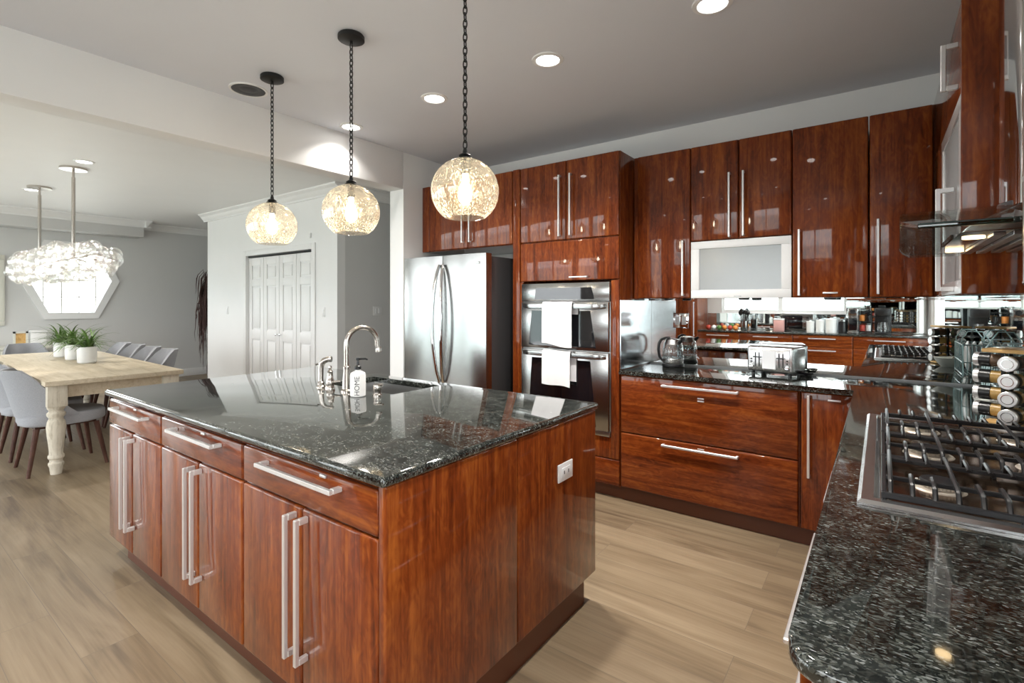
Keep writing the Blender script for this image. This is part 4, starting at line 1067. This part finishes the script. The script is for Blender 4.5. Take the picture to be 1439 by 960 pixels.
# chandelier
CHY, CHX, CHZ = 1.50, -7.55, 1.79
t = thing('bubble_chandelier', 'long chandelier of clear glass bubbles above the dining table', 'chandelier', (CHX, CHY, CEILD))
for xx in (-8.28, -6.83):
    bm = BM(); lathe(bm, [(0, 0), (.115, 0), (.115, -.022), (0, -.024)], (xx, CHY, CEILD), 28); part('canopy', bm, 'nickel', t)
    bm = BM(); tube(bm, [(xx, CHY, CEILD-.02), (xx, CHY, CEILD-.10)], .012, 8); tube(bm, [(xx, CHY, CEILD-.1), (xx, CHY, 1.86)], .017, 12); part('rod', bm, 'nickel', t)
bm = BM(); tube(bm, [(CHX-1.55, CHY, 1.85), (CHX+1.55, CHY, 1.85)], .012, 8)
for k in range(9):
    xx = CHX-1.5+k*.375; tube(bm, [(xx, CHY-.15, 1.80), (xx, CHY, 1.85), (xx, CHY+.15, 1.80)], .006, 6)
part('frame', bm, 'nickel', t)
for k in range(5):
    xx = CHX-1.3+k*.65
    bm = BM(); lathe(bm, [(0, -.04), (.02, -.03), (.028, 0), (.018, .03), (.012, .06), (0, .06)], (xx, CHY, 1.785), 14); part('bulb', bm, 'bulb_chandelier', t, angle=80)
def bub_mesh():
    bm = BM(); bmesh.ops.create_uvsphere(bm, u_segments=16, v_segments=10, radius=1); return bm
rnd = random.Random(11); bubs = []; tries = 0
while len(bubs) < 210 and tries < 20000:
    tries += 1
    u = rnd.uniform(-1, 1); a = rnd.uniform(0, 2*PI); q = rnd.uniform(.55, 1)**.5
    r = rnd.uniform(.048, .085)
    k = (1-abs(u)**2.6)**.5
    p = Vector((CHX+u*1.82, CHY+.25*k*q*math.cos(a), CHZ+(.175*k*q)*math.sin(a)+.03*(1-abs(u))))
    if all((p-c).length > .80*(r+s) for c, s in bubs): bubs.append((p, r))
bubs.sort(key=lambda b: b[0].length)
first = None; rest = BM()
for i, (p, r) in enumerate(bubs):
    if i < 100:
        if first is None:
            first = part('glass_bubble', bub_mesh(), 'bubble', t, angle=80); first.data.transform(Matrix.Translation(ORG[t.as_pointer()])); o = first
        else: o = first.copy(); COL.objects.link(o)
        o.location = p - ORG[t.as_pointer()]; o.scale = (r, r, r)
    else:
        v = bmesh.ops.create_uvsphere(rest, u_segments=12, v_segments=8, radius=r)['verts']; bmesh.ops.translate(rest, vec=p, verts=v)
o = part('glass_bubbles', rest, 'bubble', t, angle=80); o['kind'] = 'stuff'
# sideboard with two small things, framed mirror
t = thing('sideboard', 'low cream sideboard against the far wall under the hexagon window', 'sideboard', (-10.35, 1.0, 0))
part('body', B(-10.56, -10.16, -.1, 1.93, .12, .70, bev=.004), 'cream_trim', t)
part('top', B(-10.58, -10.13, -.13, 1.97, .70, .74, bev=.004), 'cream_trim', t)
for k in range(4):
    d = part('door', B(-10.16, -10.142, -.09+k*.505, .40+k*.505, .14, .69, bev=.004), 'cream_trim', t)
    bm = BM(); lathe(bm, [(0, 0), (.01, .0), (.014, .02), (0, .025)], (-10.142, .36+k*.505, .42), 12, Matrix.Rotation(PI/2, 4, 'Y')); part('knob', bm, 'black_metal', d)
for yy in (-.05, 1.88):
    for xx in (-10.52, -10.2): part('leg', B(xx-.025, xx+.025, yy-.025, yy+.025, 0, .12), 'cream_trim', t)
t = thing('photo_frame', 'small cream picture frame standing on the sideboard', 'picture frame', (-10.3, 1.66, .7405))
bm = BM(); y0, y1, z0, z1 = 1.58, 1.74, .741, .955
box(bm, -10.33, -10.30, y0, y1, z0, z0+.025); box(bm, -10.33, -10.30, y0, y1, z1-.025, z1); box(bm, -10.33, -10.30, y0, y0+.025, z0, z1); box(bm, -10.33, -10.30, y1-.025, y1, z0, z1); part('frame', bm, 'cream_trim', t)
part('picture', B(-10.322, -10.312, y0+.02, y1-.02, z0+.02, z1-.02), 'bamboo', t)
bm = BM(); box(bm, -10.42, -10.27, 1.765, 1.945, .741, .935, bev=.012); t = thing('storage_box', 'white box with lid on the sideboard right of the frame', 'box', (-10.35, 1.855, .7405)); part('body', bm, 'ceramic', t)
part('lid', B(-10.425, -10.265, 1.76, 1.95, .9355, .965, bev=.004), 'white_trim', t)
t = thing('wall_mirror', 'tall cream framed mirror on the far wall at the left edge', 'mirror', (XL+.02, 1.2, 1.05))
bm = BM(); y0, y1, z0, z1 = .70, 1.53, 1.04, 2.10; w = .07; xa, xb = XL+.001, XL+.035
box(bm, xa, xb, y0, y1, z0, z0+w, bev=.006); box(bm, xa, xb, y0, y1, z1-w, z1, bev=.006); box(bm, xa, xb, y0, y0+w, z0+w, z1-w, bev=.006); box(bm, xa, xb, y1-w, y1, z0+w, z1-w, bev=.006)
part('frame', bm, 'cream_trim', t); part('glass', B(xa, xa+.012, y0+w-.01, y1-w+.01, z0+w-.01, z1-w+.01), 'mirror', t)
# dried plumes in a floor vase
PX, PY = -9.62, 4.02
t = thing('dried_grass', 'dark brown dried grass plumes drooping beside the white closet wall', 'dried plant', (PX, PY, 0))
bm = BM(); lathe(bm, [(0, 0), (.06, 0), (.08, .08), (.085, .25), (.06, .42), (.04, .50), (.05, .54), (.04, .54), (.03, .5), (0, .5)], (PX, PY, 0), 24); part('vase', bm, 'black_plastic', t)
bm = BM(); rnd = random.Random(21)
for i in range(190):
    a = rnd.uniform(0, 2*PI); sp_ = rnd.uniform(.04, .24); zt = rnd.uniform(1.35, 1.98); dr = rnd.uniform(.3, 1.15)
    q = Vector((math.cos(a), math.sin(a), 0)); b = Vector((PX, PY, 0))
    pts = [b+Vector((0, 0, .5)), b+q*sp_*.35+Vector((0, 0, 1.1)), b+q*sp_*.6+Vector((0, 0, zt)), b+q*sp_*.95+Vector((0, 0, zt-.10))]
    nn = 5
    for k in range(1, nn+1): pts.append(b+q*(sp_*(1+.10*k/nn))+Vector((rnd.uniform(-.012, .012), rnd.uniform(-.012, .012), max(.12, zt-.10-dr*k/nn))))
    tube(bm, pts, [.002, .002, .003, .006]+[.010*(1-k/nn)+.0015 for k in range(1, nn+1)], 5)
part('plumes', bm, 'plume', t, angle=80)

# ================================================================== the run behind the photographer (seen in the mirrors)
QY = -1.35
for i, (a, b) in enumerate(((-2.60, -1.92), (-1.916, -1.13), (-1.126, -.34), (-.336, .54))):
    t = thing('base_cabinet', 'cherry drawer cabinet on the opposite run seen in the mirror, ' + ['next to the tall pantry', 'second from the tall pantry', 'third from the tall pantry', 'in its right hand corner'][i], 'cabinet', ((a+b)/2, -1.7, .1), 'cabinets of the opposite run')
    part('body', B(a, b, WF+.005, QY-.021, .1, .882), 'cherry_v', t)
    for z0, z1 in ((.70, .88), (.42, .695), (.105, .415)):
        d = part('drawer', slab(a+GAP, b-GAP, QY-.02, QY, z0, z1), 'cherry_h', t)
        bar_handle(d, ((a+b)/2, QY, z1-.05), 'X', .36, (0, 1, 0), .04)
single('opposite_plinth', B(-2.6, .54, WF+.05, QY-.08, 0, .098), 'plinth', 'dark plinth of the opposite run', 'plinth', (-1, -1.7, 0))
single('opposite_countertop', B(-2.598, .55, WF+.005, QY+.02, .885, .915, bev=.010, seg=4), 'granite', 'dark granite worktop of the opposite run seen in the mirror', 'countertop', (-1, -1.7, .885))
t = thing('pantry_cabinet', 'tall cherry pantry at the end of the opposite run', 'cabinet', (-2.85, -1.7, 0))
part('body', B(-3.10, -2.603, WF+.005, QY-.021, 0, 2.444), 'cherry_v', t)
d = part('door', slab(-3.098, -2.605, QY-.02, QY, .1, 2.44), 'cherry_v', t); bar_handle(d, (-2.66, QY, 1.1), 'Z', .6, (0, 1, 0), .04)
for i, (a, b) in enumerate(((-.43, .05), (.054, .545))):
    t = thing('wall_cabinet', 'cherry wall cabinet on the opposite run seen in the mirror, ' + ['beside the window', 'in the corner'][i], 'cabinet', ((a+b)/2, -1.85, 1.43), 'wall cabinets of the opposite run')
    part('body', B(a, b, WF+.005, -1.671, 1.43, 2.444), 'cherry_v', t)
    d = part('door', slab(a+.002, b-.002, -1.67, -1.65, 1.432, 2.44), 'cherry_v', t); bar_handle(d, (a+.05, -1.65, 1.65), 'Z', .38, (0, 1, 0), .036, .013)
VY = -1.58
def vx(u): return fx(u)*(2*WB-VY)
def can(u, r, h, mat, lb, nm='canister', lidm=None):
    x = vx(u); t = thing(nm, lb, nm.replace('_', ' '), (x, VY, .9155))
    bm = BM(); lathe(bm, [(0, 0), (r-.004, 0), (r, .004), (r, h*.82), (0, h*.82)], (x, VY, .9155), 24); part('body', bm, mat, t)
    bm = BM(); lathe(bm, [(0, h*.825), (r+.002, h*.825), (r+.002, h*.93), (r*.3, h*.95), (r*.25, h), (0, h)], (x, VY, .9155), 24); part('lid', bm, lidm or mat, t)
can(1139, .055, .19, 'ceramic', 'white lidded canister in the mirror, nearest the pink tin')
can(1152.5, .058, .21, 'ceramic', 'white lidded canister in the mirror, middle of three')
can(1168, .075, .23, 'ceramic', 'white lidded canister in the mirror, widest of three')
can(1184, .055, .22, 'black_plastic', 'black lidded canister in the mirror by the coffee machine', lidm='steel')
x = vx(1199); t = thing('coffee_machine', 'tall steel coffee machine reflected in the mirror', 'coffee machine', (x, VY, .9155))
bm = BM(); box(bm, x-.065, x+.065, VY-.16, VY+.05, .916, 1.30, bev=.01); box(bm, x-.065, x+.065, VY+.05, VY+.13, .916, .95, bev=.004); box(bm, x-.06, x+.06, VY+.05, VY+.12, 1.19, 1.30, bev=.01); part('body', bm, 'steel', t)
bm = BM(); lathe(bm, [(0, 0), (.035, 0), (.035, .012), (0, .012)], (x, VY+.132, 1.25), 18, Matrix.Rotation(-PI/2, 4, 'X')); part('dial', bm, 'black_plastic', t)
part('drip_panel', B(x-.05, x+.05, VY+.0505, VY+.054, .97, 1.15), 'black_gloss', t)
x = vx(1216); t = thing('espresso_stand', 'rack of cups beside the coffee machine in the mirror', 'rack', (x, VY, .9155))
bm = BM()
for sx in (-.075, .075):
    for sy in (-.08, .08): tube(bm, [(x+sx, VY+sy, .916), (x+sx, VY+sy, 1.26)], .006, 6)
for z in (.95, 1.10, 1.24): box(bm, x-.082, x+.082, VY-.09, VY+.09, z, z+.008)
part('frame', bm, 'black_metal', t)
for k, (dx, z, m_, w_) in enumerate(((-.038, .959, 'red', 'red mug on the low shelf of the cup rack'), (.042, .959, 'ceramic', 'white mug on the low shelf of the cup rack'), (-.04, 1.109, 'orange', 'orange mug on the middle shelf of the cup rack'), (.04, 1.109, 'black_plastic', 'black mug on the middle shelf of the cup rack'))):
    t2 = thing('mug', w_, 'mug', (x+dx, VY, z), 'mugs on the cup rack')
    bm = BM(); lathe(bm, [(0, 0), (.034, 0), (.038, .09), (.034, .09), (.03, .006), (0, .006)], (x+dx, VY, z), 20); part('body', bm, m_, t2)
    bm = BM(); tube(bm, [(x+dx, VY+.034, z+.075), (x+dx, VY+.06, z+.065), (x+dx, VY+.06, z+.035), (x+dx, VY+.034, z+.02)], .005, 6); part('handle', bm, m_, t2)
x = vx(1241); t = thing('drip_coffee_maker', 'black drip coffee maker in the corner of the opposite run', 'coffee machine', (x, VY, .9155))
bm = BM(); box(bm, x-.10, x+.10, VY-.16, VY-.04, .916, 1.30, bev=.01); box(bm, x-.10, x+.10, VY-.04, VY+.12, 1.19, 1.30, bev=.015); box(bm, x-.10, x+.10, VY-.04, VY+.12, .916, .945, bev=.005); part('body', bm, 'black_plastic', t)
bm = BM(); lathe(bm, [(0, 0), (.065, 0), (.078, .05), (.06, .13), (.055, .15), (0, .15)], (x, VY+.04, .946), 24); part('carafe', bm, 'kettle_glass', t)
x = vx(1095); t = thing('tin_box', 'pink tin standing on the opposite worktop in the mirror', 'tin', (x, VY, .9155))
part('body', B(x-.075, x+.075, VY-.05, VY+.05, .916, 1.10, bev=.006), 'pink', t); part('lid', B(x-.078, x+.078, VY-.053, VY+.053, 1.1005, 1.125, bev=.004), 'ceramic', t)
x = vx(1118); yq = -1.82; t = thing('toaster_oven', 'steel toaster oven behind the pink tin in the mirror', 'oven', (x, yq, .9155))
part('body', B(x-.24, x+.24, yq-.15, yq+.15, .93, 1.21, bev=.01), 'steel', t); part('door', B(x-.22, x+.09, yq+.151, yq+.162, .96, 1.18, bev=.003), 'black_gloss', t)
bm = BM()
for sx in (-.2, .2):
    for sy in (-.1, .1): disc(bm, (x+sx, yq+sy, .9157), .015, .016, 12)
part('foot', bm, 'black_plastic', t)
for k in range(3):
    bm = BM(); lathe(bm, [(0, 0), (.022, 0), (.02, .015), (0, .016)], (x+.165, yq+.151, 1.0+k*.07), 16, Matrix.Rotation(-PI/2, 4, 'X')); part('knob', bm, 'black_plastic', t)
x = vx(1046); t = thing('utensil_crock', 'steel crock of black utensils in the mirror', 'crock', (x, VY, .9155))
bm = BM(); lathe(bm, [(0, 0), (.055, 0), (.06, .01), (.06, .16), (.055, .16), (.052, .012), (0, .012)], (x, VY, .9155), 24); part('body', bm, 'steel', t)
rnd = random.Random(4)
for k in range(6):
    a = k*1.05; bm = BM(); p0 = Vector((x+.02*math.cos(a), VY+.02*math.sin(a), .932)); p1 = Vector((x+.055*math.cos(a), VY+.055*math.sin(a), 1.16+.02*(k % 3))); tube(bm, [p0, p1], .006, 8)
    d_ = (p1-p0).normalized(); tube(bm, [p1, p1+d_*.03, p1+d_*.07, p1+d_*.095], [.006, .026, .028, .008], 10)
    single('utensil', bm, 'black_plastic', 'black kitchen utensil standing in the steel crock', 'utensil', p0, 'utensils in the crock')
fr = [(997, 'red'), (1004.5, 'ceramic'), (1012, 'green'), (1019.5, 'orange'), (1027, 'red'), (1034.5, 'orange')]
fl = ['red apple at the left end of the fruit row in the mirror', 'pale onion beside the red apple in the mirror', 'green pear in the fruit row in the mirror', 'orange next to the green pear in the mirror', 'red tomato between two oranges in the mirror', 'orange at the right end of the fruit row in the mirror']
for (u, m_), lb in zip(fr, fl):
    x = vx(u); r = .040; t = thing('fruit', lb, 'fruit', (x, VY+.05, .9155), 'fruit on the opposite worktop')
    bm = BM(); lathe(bm, [(0, .006), (r*.5, 0), (r*.9, r*.5), (r, r), (r*.85, r*1.6), (r*.4, r*1.95), (0, r*1.8)], (x, VY+.05, .9155), 20); part('flesh', bm, m_, t, angle=80)
    bm = BM(); tube(bm, [(x, VY+.05, .9155+r*1.8), (x+.004, VY+.052, .9155+r*2.2)], .0025, 6); part('stem', bm, 'walnut', t)
